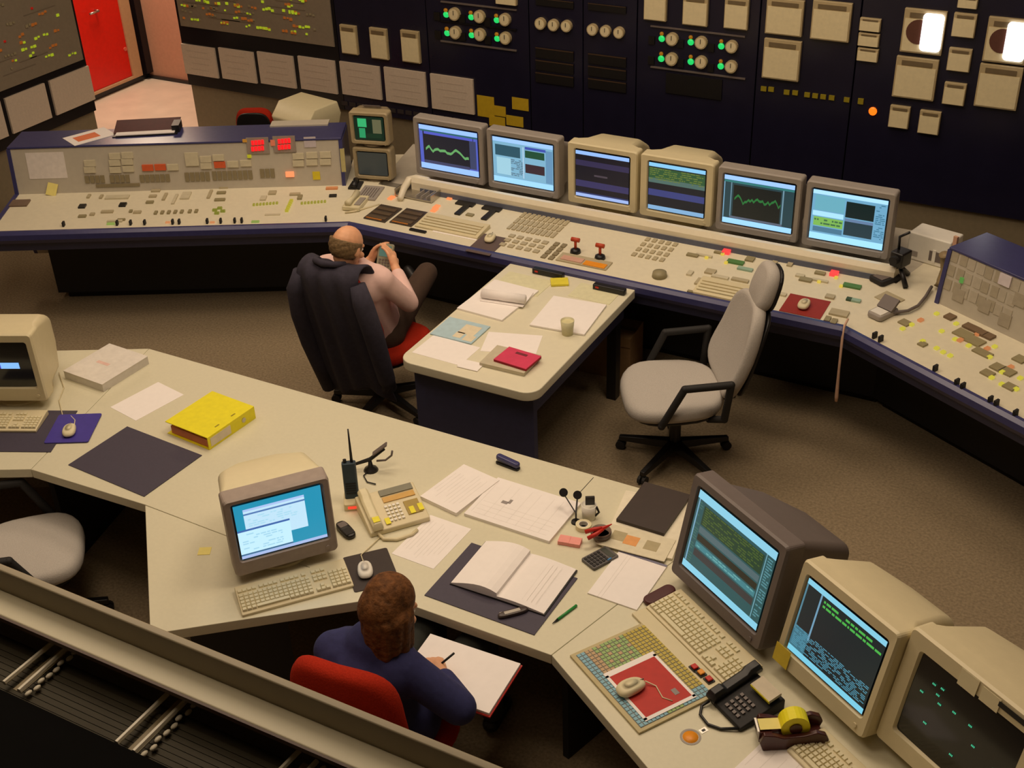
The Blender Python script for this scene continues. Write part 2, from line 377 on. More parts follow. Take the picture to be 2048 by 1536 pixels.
for q in ((1742, 48, 42, 26), (1739, 78, 42, 26), (1737, 108, 42, 26), (1937, 4, 40, 22), (1930, 49, 46, 48), (1920, 118, 46, 46), (1910, 186, 44, 44), (1832, 155, 84, 82), (1998, 172, 86, 86), (1800, 232, 40, 44), (1860, 243, 42, 46)): recorder(cG, *q)
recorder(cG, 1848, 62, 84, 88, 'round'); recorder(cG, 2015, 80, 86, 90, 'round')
lamp(cG, 1746, 222, 17, glow(255, 110, 20, 1.6), 'orange_lamp')
for px0, px1, lab in ((2110, 2400, 'plain dark cabinet at the end of the instrument row'),): cabinet(px0, px1, lab)

# framed sheets on the boards
def wsheet(px0, px1, pyc, h, label):
    P, wm, hm = wall_rect((px0 + px1) / 2, pyc, px1 - px0 - 4, h)
    o = MB().bx(-wm / 2, wm / 2, -0.02, -0.002, -hm / 2, hm / 2).build('diagram_sheet', mat('framed_sheet', S(212, 196, 178), 0.7, var=0.05, scale=60), None, (P.x, VB, P.z))
    tag(o, label, 'sheet', 'white diagram sheets along the cabinets')
    e = MB()
    for k in range(4): e.box((random.uniform(-.05, .05) * wm, -0.0205, hm * (-.3 + .2 * k)), (wm * random.uniform(.5, .8), 0.001, hm * .03))
    e.build('printed_lines', mat('sheet_print', S(200, 184, 167), 0.8), o)
for i, (a, b, y, h) in enumerate(((367, 437, 121, 60), (441, 514, 130, 62), (518, 593, 139, 64), (599, 676, 149, 66), (682, 765, 160, 66), (770, 856, 173, 69), (862, 951, 187, 70))):
    wsheet(a, b, y, h, ('first', 'second', 'third', 'fourth', 'fifth', 'sixth', 'seventh')[i] + ' white diagram sheet below the long mimic board, counted from the passage')
for i, (a, b, y) in enumerate(((104, 182, 185), (15, 94, 217), (-74, 5, 248))):
    p, q = WU(a, y + (b - a) * .18, UL), WU(b, y - (b - a) * .18, UL); hm = .29
    o = MB().bx(0.002, 0.02, p.y, q.y, 0.635, 0.635 + hm).build('diagram_sheet', MATS['framed_sheet'], None, (UL, 0, 0))
    tag(o, ('first', 'second', 'third')[i] + ' white diagram sheet below the left mimic board, counted from the red door', 'sheet', 'white diagram sheets below the left board')
# yellow notes stuck low on the cabinet
for i, (x, y, w, h, lab) in enumerate(((972, 213, 34, 42, 'tall yellow note at the corner of the last diagram sheet'), (1000, 222, 24, 20, 'small yellow note overlapping the tall one on the cabinet'), (1041, 208, 33, 24, 'yellow note apart on the dark cabinet beside the cluster'), (995, 243, 32, 20, 'yellow note above the second grey console monitor'), (1030, 242, 34, 20, 'yellow note low on the cabinet beside another pair'))):
    P, wm, hm = wall_rect(x, y, w, h)
    o = MB().bx(-wm / 2, wm / 2, -0.004, 0, -hm / 2, hm / 2).build('paper_note', mat('note_yellow', S(196, 164, 20), 0.8), None, (P.x, VB - 0.0015 * (i % 2) - .001, P.z)); tag(o, lab, 'note', 'yellow notes on the cabinet')
tag_strip = MB()
for k in range(16): 
    P, wm, hm = wall_rect(690 + k * 16, 206 + k * 2.4, 12, 8); tag_strip.box((P.x, VB - .004, P.z), (wm, .008, hm))
o = tag_strip.build('label_strip', mat('strip_dim', S(52, 46, 48), 0.5)); tag(o, 'row of small dark label plates under the diagram sheets', 'labels', None, 'stuff')

# ---------------------------------------------------------------- consoles
LA, RA = R(28.2), R(-28.0)
PA = math.atan2(0.03, 0.56)
class Surf: pass
def surf(root, p0, ang):
    s = Surf(); s.root = root; s.ang = ang; s.M = ROOT[root.name]
    s.o = s.M @ Vector(p0); s.n = (s.M.to_3x3() @ Vector((0, -math.sin(ang), math.cos(ang)))).normalized(); s.rz = 0; return s
def on(s, px, py):
    return s.M.inverted() @ WPL(px, py, s.o, s.n)
def pf(s, px, py, w, h, t, m, name='push_button', rot=0.0):
    c = on(s, px, py); nl = Vector((0, -math.sin(s.ang), math.cos(s.ang)))
    return cbox(name, s.root, c + nl * (t / 2), (w, h, t), m, (s.ang, 0, rot))
def grid(s, px, py, nx, ny, dx, dy, w, h, t, m, name='push_button'):
    c = on(s, px, py); nl = Vector((0, -math.sin(s.ang), math.cos(s.ang))); ay = Vector((0, math.cos(s.ang), math.sin(s.ang)))
    for i in range(nx):
        for j in range(ny):
            cbox(name, s.root, c + Vector(((i - (nx - 1) / 2) * dx, 0, 0)) + ay * ((j - (ny - 1) / 2) * dy) + nl * (t / 2), (w, h, t), m, (s.ang, 0, 0))
PROF_PANEL = [(0.012, .715), (0.012, .745), (.56, .775), (.56, .72)]
PROF_TRIM = [(-.012, .67), (-.03, .70), (-.028, .735), (-.01, .752), (.012, .752), (.012, .67)]
PROF_FASC = [(.012, .67), (.03, .60), (.47, .50), (.47, .715), (.012, .715)]
def console(label, loc, rz, x0, x1, m0, m1, bx0=None):
    t = thing('control_console', label, 'console', loc, rz)
    MB().xprism(PROF_PANEL, x0, x1, m0, m1).build('desk_panel', M_panel, t)
    MB().xprism(PROF_TRIM, x0, x1, m0, m1).build('front_trim', M_blue, t)
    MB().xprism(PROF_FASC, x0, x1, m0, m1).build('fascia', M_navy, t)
    MB().xprism([(.47, 0.06), (.47, .72), (1.15, .72), (1.15, .06)], x0 if bx0 is None else bx0, x1, m0, m1).build('body', M_dark, t)
    MB().xprism([(.52, 0.0), (.52, .06), (1.1, .06), (1.1, .0)], (x0 if bx0 is None else bx0) + .05, x1, m0, m1).build('kick_plate', M_black, t)
    return t
OM, LM = Vector((-4.52, 5.93, 0)), 3.22
con = console('long central control console carrying six monitors', OM, 0, 0, LM, -.251, .249)
MB().xprism([(.56, .72), (.562, .835), (.58, .862), (.61, .862), (.625, .84), (.625, .72)], 0.27, LM - .02, -.251, .249).build('back_rail', M_rail, con)
MB().xprism([(.5485, .7735), (.5545, .805), (.56, .805), (.56, .7735)], 0.34, LM - .1, -.251, .249).build('rail_strip', mat('strip_slate', S(92, 96, 112), 0.4), con)
MB().xprism([(.625, .72), (.625, .775), (1.3, .775), (1.3, .72)], 0, LM, -.251, .249).build('monitor_shelf', M_upright, con)
pts = [local(con, W(q[0], q[1], z_)) for q, z_ in (((856, 363), .84), ((832, 358), .84), ((818, 360), .83), ((808, 376), .805), ((800, 398), .785))]
MB().tube(pts, [.03, .03, .028, .024, .02], 10).build('rail_end', M_rail, con, smooth=True)
sm = surf(con, (0, 0.012, .745), PA)

OL = Vector((-4.52, 5.93, 0))
xl = (Matrix.Translation(OL) @ Matrix.Rotation(LA, 4, 'Z')).inverted() @ W(33, 395, .775)
XL = xl.x
con_l = console('control console wing with an upright indicator panel beside the small twin monitors', OL, LA, XL, 0, 0, .251, XL + .14)
xr = (ROOT[con_l.name].inverted() @ W(692, 366, .775)).x
def upright(t, x0, x1, m1=0, m0=0):
    MB().xprism([(.56, .5), (.56, .775), (.60, 1.085), (.88, 1.085), (.88, .3), (.62, .3)], x0, x1, m0, m1).build('upright_cabinet', M_upright, t)
    MB().xprism([(.594, 1.085), (.594, 1.10), (.90, 1.10), (.90, 1.085)], x0 - .02, x1 + .02, m0, m1).build('top_ledge', M_blue, t, bevel=.004)
    MB().xprism([(.55, .5), (.55, .775), (.592, 1.085), (.89, 1.085), (.89, .3), (.62, .3)], x0 - .025, x0, m0, m0).build('end_panel', M_blue, t)
    MB().xprism([(.55, .5), (.55, .775), (.592, 1.085), (.89, 1.085), (.89, .3), (.62, .3)], x1, x1 + .025, m1, m1).build('end_panel', M_blue, t)
upright(con_l, XL + .0, xr - .02)
MB().xprism([(0.0, .715), (0.0, .75), (.56, .78), (.56, .715)], XL - .03, XL).build('side_trim', M_blue, con_l)
MB().xprism([(.56, .72), (.56, .775), (1.1, .775), (1.1, .72)], xr, 0, 0, .251).build('corner_shelf', M_panel, con_l)
sl = surf(con_l, (0, 0.012, .745), PA)
UA = math.atan2(.30, .04)
slu = surf(con_l, (0, .56, .775), UA)
OR_ = Vector((-4.52 + LM, 5.93, 0))
con_r = console('control console wing with yellow lamps on its sloping panel beside the grey chair', OR_, RA, 0, 3.2, -.249, 0)
xr0 = (ROOT[con_r.name].inverted() @ W(1895, 600, .775)).x
upright(con_r, xr0, 3.2)
MB().xprism([(.56, .72), (.56, .775), (1.1, .775), (1.1, .72)], 0, xr0, -.249, 0).build('corner_shelf', M_panel, con_r)
sr = surf(con_r, (0, 0.012, .745), PA)
sru = surf(con_r, (0, .56, .775), UA)

# controls on the central console
OLV, LGT = M_olive, mat('button_light', S(205, 196, 168), 0.5)
OLD = mat('button_tan', S(182, 170, 138), 0.5)
DRAB = mat('slot_drab', S(140, 128, 98), 0.6)  # darker tan for small keys, terminal blocks and a label strip
for px, py in ((766, 428), (818, 436)):
    o = pf(sm, px, py, .165, .21, .008, mat('keypad_dark', S(70, 60, 52), 0.4), 'dark_keypad')
    for k in range(3): cbox('key_row', o, (0, -.07 + .06 * k, .006), (.14, .035, .006), mat('keypad_key', S(92, 76, 58), 0.5))
    cbox('orange_label', o, (-.01, -.092, .0055), (.12, .012, .003), mat('label_amber', S(190, 120, 50), .6))
for px, py in ((783, 397), (901, 397), (943, 396), (873, 415), (869, 421)): pf(sm, px, py, .035, .05, .01, glow(255, 150, 90, .9), 'lit_key')
for px, py in ((931, 409), (984, 419)):
    pf(sm, px, py, .13, .05, .012, M_black, 'mimic_bar')
    pf(sm, px - 7, py + 13, .04, .13, .012, M_black, 'mimic_stem')
pf(sm, 940, 431, .05, .03, .01, OLV, 'label_plate')
grid(sm, 1083, 445, 10, 4, .034, .085, .022, .07, .008, OLD, 'slot_key')
grid(sm, 1048, 488, 5, 3, .058, .06, .036, .035, .008, OLD)
grid(sm, 1108, 503, 2, 4, .05, .055, .03, .042, .008, DRAB)
pf(sm, 1168, 524, .33, .10, .008, OLD, 'label_plate'); pf(sm, 1145, 521, .14, .05, .012, mat('label_pink', S(206, 160, 140), .6), 'pink_label'); pf(sm, 1190, 532, .14, .05, .012, M_orange, 'orange_label')
for px, py in ((1151, 505), (1200, 517)):
    c = on(sm, px, py); j = MB().lathe([(.034, 0), (.03, .02), (.012, .03)], 14).build('joystick', M_black, con, c, smooth=True)
    MB().cyl((0, 0, .02), (0, 0, .085), .009, n=8).cyl((-.026, 0, .085), (.026, 0, .085), .014, n=8).build('grip', mat('grip_red', S(190, 70, 36), .5), j, smooth=True)
grid(sm, 1314, 495, 5, 5, .045, .068, .026, .04, .008, OLD)
c = on(sm, 1319, 553); MB().lathe([(.045, 0), (.04, .03), (.0, .035)], 18).build('rotary_knob', OLV, con, c, smooth=True)
for px, py, w, h, m in ((1385, 512, .07, .03, OLV), (1408, 513, .10, .02, LGT), (1438, 507, .06, .02, OLV), (1500, 520, .05, .05, OLV), (1494, 508, .03, .03, OLV), (1520, 510, .06, .03, LGT), (1421, 545, .06, .05, OLD), (1404, 566, .07, .07, OLD), (1440, 556, .10, .03, LGT), (1480, 562, .10, .03, OLD), (1380, 548, .03, .05, LGT), (1490, 540, .09, .03, mat('pale_green', S(150, 180, 160), .6)), (1549, 527, .03, .03, OLD), (1583, 526, .03, .10, OLD), (1380, 585, .03, .02, M_olive), (1505, 583, .05, .03, LGT),
                        (1611, 561, .07, .04, OLV), (1600, 553, .05, .03, LGT), (1640, 548, .06, .03, OLV), (1640, 563, .09, .02, LGT), (1660, 595, .05, .04, OLD), (1698, 600, .03, .03, mat('dark_green', S(60, 84, 60), .6)), (1712, 603, .05, .03, MATS['pale_green']), (1678, 628, .10, .06, OLD), (1655, 640, .03, .05, OLV), (1668, 645, .03, .05, OLV), (1562, 590, .06, .03, LGT)):
    pf(sm, px, py, w, h, .012, m, 'control_key')
for px, py in ((1471, 526), (1704, 574)): pf(sm, px, py, .10, .04, .012, mat('green_key', S(80, 130, 70), .5), 'green_key')
for px, py in ((1453, 506), (1668, 550)): pf(sm, px, py, .045, .045, .02, glow(255, 70, 70, .9), 'red_lamp')
for px, py in ((1445, 510), (1413, 517), (1672, 557), (1638, 565), (1682, 574), (1452, 527)): pf(sm, px, py, .018, .02, .012, glow(240, 210, 80, .7), 'amber_lamp')

# left wing panel
for px, py, w, h, m in ((235, 396, .16, .05, LGT), (165, 414, .045, .05, M_black), (246, 411, .045, .05, M_black), (178, 394, .02, .05, OLD), (203, 395, .02, .05, OLD), (300, 406, .05, .03, OLV), (312, 383, .06, .03, OLD), (306, 394, .05, .03, OLD), (330, 395, .02, .10, OLD), (350, 400, .02, .14, LGT), (372, 393, .06, .10, LGT), (420, 390, .02, .12, OLD), (448, 376, .06, .03, OLD), (443, 387, .06, .03, OLV), (440, 401, .07, .03, OLV), (243, 441, .05, .02, OLV), (275, 426, .05, .03, OLD), (262, 424, .02, .03, OLV), (215, 425, .08, .03, OLD), (165, 434, .05, .03, OLV), (185, 430, .03, .03, OLD), (40, 408, .12, .09, mat('brown_pad', S(120, 100, 84), .6)), (545, 387, .05, .05, OLD), (590, 390, .07, .03, OLD), (527, 398, .04, .06, LGT), (600, 396, .03, .06, OLV), (666, 393, .05, .03, M_black), (664, 378, .08, .03, mat('label_orange', S(220, 150, 100), .6)), (230, 444, .10, .02, LGT)):
    pf(sl, px, py, w, h, .012, m, 'control_key')
for x in (312, 325, 338, 351, 364, 380, 393): pf(sl, x, 427 - (x - 312) * .04, .02, .04, .012, OLV, 'toggle')
for x, y in ((440, 418), (446, 424), (434, 428), (430, 422)): pf(sl, x, y, .03, .02, .014, glow(170, 170, 60, .35), 'olive_lamp')
for x in range(8): pf(sl, 508 + x * 6.6, 411 - x * .5, .013, .022, .012, glow(200, 190, 70, .4), 'yellow_lamp')
for x in range(8): pf(sl, 604 + x * 6.6, 408 - x * .5, .013, .022, .012, glow(200, 190, 70, .4), 'yellow_lamp')
for k in range(6): pf(sl, 583 - k * 1.8, 403 + k * 4, .022, .022, .014, glow(215, 200, 60, .5), 'yellow_lamp')
for x in (128, 235, 262, 290, 346, 359, 415, 442, 470, 484, 652): pf(sl, x, 452 - (x - 128) * .02, .012, .03, .03, M_blackrub, 'lever_switch')
for x in (336, 425): pf(sl, x, 446, .03, .015, .01, glow(255, 170, 110, .5), 'amber_lamp')
for x in (222, 511): pf(sl, x, 449 - (x - 222) * .015, .05, .02, .01, glow(190, 220, 110, .35), 'green_strip')
grid(sl, 545, 430, 1, 1, .1, .1, .1, .02, .006, LGT)
# upright indicator panel, left wing
def win(px, py, m=LGT, w=.075, h=.042): pf(slu, px, py, w, h, .012, m, 'indicator_window')
RW = mat('window_red', S(216, 96, 52), .5)
for q in ((180, 326), (180, 339), (230, 312), (255, 310), (230, 325), (255, 323), (231, 339), (257, 337)): win(*q)
for q in ((296, 335), (321, 334)): win(*q, RW)
win(346, 334); win(384, 318, LGT, .09, .09)
for q in ((412, 318), (437, 315), (413, 331), (466, 328), (492, 326)): win(*q)
win(440, 329, RW)
for q in ((597, 312), (624, 310), (651, 309), (597, 326), (624, 324), (651, 323)): win(*q)
grid(slu, 190, 358, 4, 1, .035, .05, .028, .05, .008, DRAB, 'terminal_block'); grid(slu, 240, 357, 4, 1, .035, .05, .028, .05, .008, DRAB, 'terminal_block')
grid(slu, 310, 356, 6, 1, .035, .05, .028, .05, .008, DRAB, 'terminal_block'); grid(slu, 395, 353, 5, 1, .035, .05, .028, .06, .008, DRAB, 'terminal_block')
grid(slu, 465, 350, 8, 1, .035, .05, .028, .06, .008, DRAB, 'terminal_block'); grid(slu, 535, 346, 3, 1, .035, .05, .028, .06, .008, DRAB, 'terminal_block')
pf(slu, 236, 370, .30, .02, .008, DRAB, 'label_strip')
LED = glow(255, 25, 30, 1.3)
for bx_, by_ in ((516, 291), (569, 288)):
    pf(slu, bx_, by_, .15, .11, .01, mat('readout_bezel', S(150, 138, 126), .5), 'led_readout')
    for r_ in (-1, 1):
        for k in range(4): pf(slu, bx_ - 10 + k * 6.6, by_ + r_ * 6 - k * .6, .016, .030, .018, LED, 'led_digit')
pf(slu, 580, 348, .055, .035, .014, glow(255, 140, 90, 1.2), 'orange_lamp'); pf(slu, 633, 351, .05, .055, .006, mat('tab_yellow', S(220, 200, 40), .6), 'yellow_tab')
pf(slu, 499, 312, .025, .02, .014, glow(200, 190, 40, .6), 'yellow_lamp'); pf(slu, 490, 281, .03, .02, .012, glow(225, 150, 50, .4), 'amber_lamp'); pf(slu, 546, 285, .03, .04, .012, glow(235, 120, 80, .5), 'amber_lamp')
pf(slu, 620, 284, .08, .07, .006, mat('label_lilac', S(196, 186, 190), .6), 'label_plate'); pf(slu, 686, 320, .03, .16, .01, mat('label_buff', S(186, 176, 120), .6), 'label_strip')
# right wing
YL = glow(226, 212, 70, .65)
for px, py in ((1873, 629), (1912, 649), (1883, 664), (1845, 684), (1805, 659), (1823, 651), (1873, 698), (1886, 706), (1900, 713), (1910, 680), (1937, 693), (1989, 695), (1979, 716), (2004, 746), (1983, 757), (2032, 780), (2003, 770), (2040, 758)): pf(sr, px, py, .02, .024, .012, YL, 'yellow_lamp')
for px, py in ((1937, 655), (1950, 661), (1963, 668), (1978, 675), (1900, 636)): pf(sr, px, py, .05, .05, .014, mat('meter_brown', S(120, 98, 74), .5), 'meter_block')
for px, py, w, h in ((1926, 669, .09, .07), (1950, 684, .09, .07), (1810, 647, .06, .05), (1845, 690, .04, .04), (1995, 736, .06, .06), (1975, 748, .06, .05), (2015, 745, .07, .06), (1965, 707, .10, .05), (2040, 720, .06, .06), (2020, 775, .06, .05)): pf(sr, px, py, w, h, .01, OLV, 'key_block')
for px, py in ((1841, 642), (1920, 682), (1955, 670), (1974, 699), (2021, 736)): pf(sr, px, py, .022, .03, .012, glow(240, 150, 90, .5), 'amber_lamp')
for px, py in ((1749, 676), (1761, 683), (1870, 742), (1913, 770), (1925, 778), (1980, 805), (1992, 812), (2030, 832)): pf(sr, px, py, .012, .03, .035, M_blackrub, 'lever_switch')
pf(sr, 1779, 598, .13, .10, .006, OLD, 'vent_plate')
for k in range(4):
    grid(sru, 1912 + k * 34, 545 + k * 17, 2, 3, .06, .08, .045, .06, .004, mat('upright_a', S(184, 175, 157), .5) if k % 2 else mat('upright_b', S(170, 160, 139), .5), 'indicator_window')
pf(sru, 2012, 560, .07, .06, .012, mat('label_white', S(216, 206, 210), .6), 'white_label'); pf(sru, 1925, 560, .02, .03, .012, glow(120, 190, 90, .4), 'green_lamp')
for px, py in ((1918, 590), (1970, 612), (2010, 640), (2040, 600)): pf(sru, px, py, .07, .07, .006, mat('meter_grey', S(170, 160, 141), .5), 'meter_block')

# ---------------------------------------------------------------- island desk
isl = thing('island_desk', 'white topped desk with navy end panel standing against the console', 'desk', (-2.9, 5.3, 0))
def isl_outline(ins=0.0):
    x0, x1, y0, y1 = -.42 + ins, .40 - ins, -.66 + ins, .60
    r = .085; pts = [(x1, y1), (x0, y1)]
    for cx, a0 in ((x0 + r, 180), (x1 - r, 270)):
        for k in range(7): a = R(a0 + 90 * k / 6); pts.append((cx + r * math.cos(a), y0 + r + r * math.sin(a)))
    return pts
MB().prism(isl_outline(), .665, .72).build('desk_top', M_island, isl, bevel=.006)
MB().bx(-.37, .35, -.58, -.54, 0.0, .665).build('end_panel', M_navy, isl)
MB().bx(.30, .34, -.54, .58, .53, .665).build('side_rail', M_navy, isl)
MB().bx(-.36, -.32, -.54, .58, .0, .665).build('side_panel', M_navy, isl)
MB().bx(.27, .33, .50, .56, .0, .665).build('leg', M_black, isl)

# ---------------------------------------------------------------- near desk
ZD = .72
dk = thing('operator_desk', 'large angular beige desk in sections with dark panels beneath', 'desk', (-3.0, 3.6, 0))
def loc2(ps): return [(p[0] + 3.0, p[1] - 3.6) for p in ps]
secs = [[(-6.2, 3.33), (-5.75, 2.31), (-4.333, 3.052), (-4.612, 4.16)], [(-4.61, 4.16), (-4.33, 3.052), (-3.65, 3.082), (-2.333, 3.05), (-1.6, 3.05), (-1.28, 4.16)],
        [(-3.648, 3.079), (-3.05, 2.455), (-2.335, 3.048)], [(-1.278, 4.16), (-1.598, 3.05), (.35, 1.833), (.67, 2.94)]]
for s_ in secs: MB().prism(loc2(s_), .672, ZD).build('worktop', M_desk, dk, bevel=.003)
def panelbetween(a, b, z0, z1, t, name, m):
    a, b = Vector(a), Vector(b); d_ = (b - a); ang = math.atan2(d_.y, d_.x); c = (a + b) / 2
    return MB().box((0, 0, (z0 + z1) / 2), (d_.length, t, z1 - z0)).build(name, m, dk, (c.x + 3, c.y - 3.6, 0), (0, 0, ang))
for a, b in (((-6.1, 3.25), (-4.62, 4.02)), ((-4.58, 4.05), (-1.33, 4.05)), ((-1.27, 4.02), (.58, 2.87))): panelbetween(a, b, .08, .672, .03, 'modesty_panel', M_dark)
for a, b in (((-4.42, 3.2), (-4.6, 3.95)), ((-3.55, 3.12), (-3.55, 3.95)), ((-1.62, 3.2), (-1.4, 3.95)), ((-.1, 2.25), (.25, 2.9)), ((-3.02, 2.62), (-2.75, 2.9))): panelbetween(a, b, .0, .672, .03, 'leg_panel', M_dark)
for a, b in (((-3.5, 3.3), (-1.7, 3.3)),): panelbetween(a, b, .60, .672, .03, 'under_rail', M_dark)
dsk_b = MB().lathe([(.037, -.004), (.037, .0012), (.029, .0012), (.029, -.004), (.037, -.004)], 24); p = W(1381, 1474, ZD)
o = dsk_b.build('lamp_button', M_grey, dk, (p.x + 3, p.y - 3.6, ZD)); MB().lathe([(.0285, -.004), (.0275, .0008), (.0, .0016)], 18).build('orange_cap', M_orange, o, smooth=True)
p = W(1407, 1461, ZD); o = cbox('key_switch', dk, (p.x + 3, p.y - 3.6, ZD - .0005), (.02, .03, .004), M_metal, (0, 0, R(-30))); cbox('toggle', o, (0, 0, .0018), (.01, .014, .001), M_black)

# ---------------------------------------------------------------- gallery sill in front of the camera
ZS = 2.75
va, vb, vc = W(256, 1246, ZS).y, W(256, 1285, ZS).y, W(256, 1340, ZS).y
ztop = WV(256, 1246, vb).z
vd = W(256, 1499, ZS - .045).y
sill = thing('window_sill', 'beige ledge with upstand running along the gallery above the convector', 'sill', (-1.0, vb, 0)); struct(sill)
MB().bx(-3.5, 3.5, vc - vb, .0, ZS - .008, ZS).build('ledge', mat('sill_beige', S(238, 230, 198), .5, var=.02), sill, bevel=.003)
MB().bx(-3.5, 3.5, 0.0, .014, ZS - .3, ztop).build('upstand', mat('sill_shaded', S(158, 146, 118), .5, var=.03), sill, bevel=.003)  # shade of the upright face is put into its darker tan
MB().bx(-3.5, 3.5, vc - vb - .004, vc - vb, ZS - .009, ZS - .001).build('edge_bead', mat('bead_brown', S(96, 72, 58), .5), sill)
MB().bx(-3.5, 3.5, .015, .20, 0, ZS - .25).build('parapet', M_wallp, sill)
gr = thing('convector_grille', 'dark slatted convector below the gallery ledge with paired light brackets', 'convector', (-1.0, vb, 0))
MB().bx(-3.5, 3.5, vd - vb - .02, vc - vb + .01, ZS - .075, ZS - .062).build('tray', mat('tray_brown', S(66, 60, 45), .7, spec=.1), gr)
ns = 8
for k in range(ns):
    y = vd - vb + (vc - vd - .008) * (k + .5) / ns
    MB().bx(-3.5, 3.5, y - .0045, y + .0045, ZS - .065, ZS - .057).build('slat', mat('slat_brown', S(74, 68, 52), .6, spec=.2), gr)
MB().bx(-3.5, 3.5, vd - vb - .3, vd - vb - .002, ZS - .16, ZS - .04).build('shadow_casing', mat('shadow_black', S(10, 9, 8), .8, spec=.05), gr)  # near side lies in shadow; that shade is put into its black
lb = mat('bracket_cream', S(240, 232, 208), .4)
for (a, b), wavy in ((((124, 1270), (8, 1366)), 0), (((143, 1288), (38, 1382)), 1), (((335, 1388), (233, 1486)), 0), (((381, 1392), (268, 1504)), 1), (((600, 1500), (545, 1556)), 0), (((634, 1522), (570, 1590)), 1)):
    p, q = W(*a, ZS - .045) - Vector((-1.0, vb, 0)), W(*b, ZS - .045) - Vector((-1.0, vb, 0))
    br = MB().tube([p, q], .0042, 6).build('bracket', lb, gr)
    MB().bx(-.001, .001, 0, 0, 0, 0)
    if wavy:
        mb_ = MB()
        for k in range(8):
            t_ = (k + .5) / 8; c = p.lerp(q, t_) + Vector((.012 + .003 * math.sin(k * 2.3), 0, -.006)); mb_.ell(c, (.0045, .007, .003), n=8, m=5)
        mb_.build('clip', lb, gr, smooth=True)
        pl = MB(); pl.box((p + q) / 2 + Vector((-.012, 0, -.012)), (.018, (p - q).length * .9, .002)); pl.build('bracket_plate', mat('bracket_tan', S(150, 134, 96), .5), gr)
struct(MB().bx(-9.63, 4.0, -2.0, vd - .32, 2.2, 2.3).build('floor_gallery', M_blackrub))
# ================================================================ monitors
def screen_image(parent, sw, sh, items, y=-0.0035):
    vs, fs, mi, ms = [], [], [], []
    for it in items:
        if isinstance(it[0], (list, tuple)) and len(it) == 3: pts, col, s_ = it
        else: x0, y0, x1, y1, col, s_ = it; pts = [(x0, y0), (x1, y0), (x1, y1), (x0, y1)]
        m = glow(*col, s_)
        if m not in ms: ms.append(m)
        b = len(vs); lay = len(fs) * 4e-6
        vs += [((p[0] - .5) * sw, y - lay, (p[1] - .5) * sh) for p in pts]; fs.append(list(range(b, b + len(pts)))); mi.append(ms.index(m))
    me = bpy.data.meshes.new('screen_image'); me.from_pydata(vs, [], fs); me.update()
    for m in ms: me.materials.append(m)
    for p, k in zip(me.polygons, mi): p.material_index = k
    o = bpy.data.objects.new('screen_image', me); COL.objects.link(o); o.parent = parent; return o
def crt(name, label, loc, rz, w, h, d, mbz, mho, items, side=.035, top=.035, bot=.06, bh=.065, tilt=0.0, glass=None, hood=.86, group=None, drop=0.0):
    t = thing(name, label, 'monitor', loc, rz, group)
    T = Matrix.Translation((0, 0, bh)) @ Matrix.Rotation(-tilt, 4, 'X')
    def fr(w_, h_, y, r, cz): return [(p[0], y, p[1] + cz) for p in rrect(w_, h_, r, 4)]
    sw, sh = w - 2 * side, h - top - bot; cz = h / 2; sz = bot + sh / 2
    m = MB(); m.M = T
    m.loft([fr(w, h, .085, .015, cz), fr(w, h, .012, .018, cz), fr(w - .012, h - .012, 0.0, .016, cz), fr(sw + .012, sh + .012, .002, .014, sz), fr(sw, sh, .016, .012, sz)], cap=False)
    m.build('bezel', mbz, t, smooth=False)
    m = MB(); m.M = T
    N = 8; vs = []; fs = []
    for j in range(N + 1):
        for i in range(N + 1):
            a, b = i / N * 2 - 1, j / N * 2 - 1; vs.append((a * sw / 2, .016 - .003 * (1 - a * a) - .003 * (1 - b * b), sz + b * sh / 2))
    for j in range(N):
        for i in range(N): k = j * (N + 1) + i; fs.append((k, k + 1, k + N + 2, k + N + 1))
    m.add(vs, fs); sc = m.build('screen', glass or M_glassdark, t, smooth=True)
    if items:
        im = screen_image(sc, sw * .97, sh * .95, items, y=0.0)
        im.location = T @ Vector((0, .0085, sz)); im.rotation_euler = (-tilt, 0, 0)
    m = MB(); m.M = T
    m.loft([fr(w - .006, h - .006, .07, .015, cz), fr(w - .01, h - .008, .088, .02, cz), fr(w * hood, h * .93 - drop, .125, .03, cz + .012 - drop / 2), fr(w * hood * .93, h * .86 - drop * 2, d * .62, .04, cz - drop), fr(w * .55, h * .50 - drop, d, .04, cz - .02 - drop)])
    m.build('housing', mho, t, bevel=.004)
    m = MB(); m.M = T
    for k in range(9): m.box((0, d * .3 + k * .014, h * .935 + .012 - drop - (k * .014 + d * .3 - .125) / (d * .62 - .125) * (h * .035 + .012 + drop)), (w * .45, .005, .004))
    m.build('vent_slots', M_grey2, t)
    MB().lathe([(min(w * .36, .15), 0), (min(w * .36, .15), .012), (.09, .022), (.075, bh + .03)], 24, (0, d * .42, 0)).build('stand', mho, t, smooth=False)
    m = MB(); m.M = T
    m.cyl((w * .40, 0, bot * .45), (w * .40, -.005, bot * .45), .009, n=12); m.build('power_button', mbz, t)
    return t
LB, LB2, CY, DKG = (150, 190, 250), (110, 130, 230), (110, 190, 215), (24, 44, 40)
def wave(y0, amp, n, x0, x1, seed, th=.03):
    r = random.Random(seed); ys = [y0]
    for k in range(n): ys.append(y0 + (ys[-1] - y0) * .7 + r.uniform(-amp, amp))
    out = []
    for k in range(n):
        xa, xb = x0 + (x1 - x0) * k / n, x0 + (x1 - x0) * (k + 1) / n
        out.append([(xa, ys[k]), (xb, ys[k + 1]), (xb, ys[k + 1] + th), (xa, ys[k] + th)])
    return out
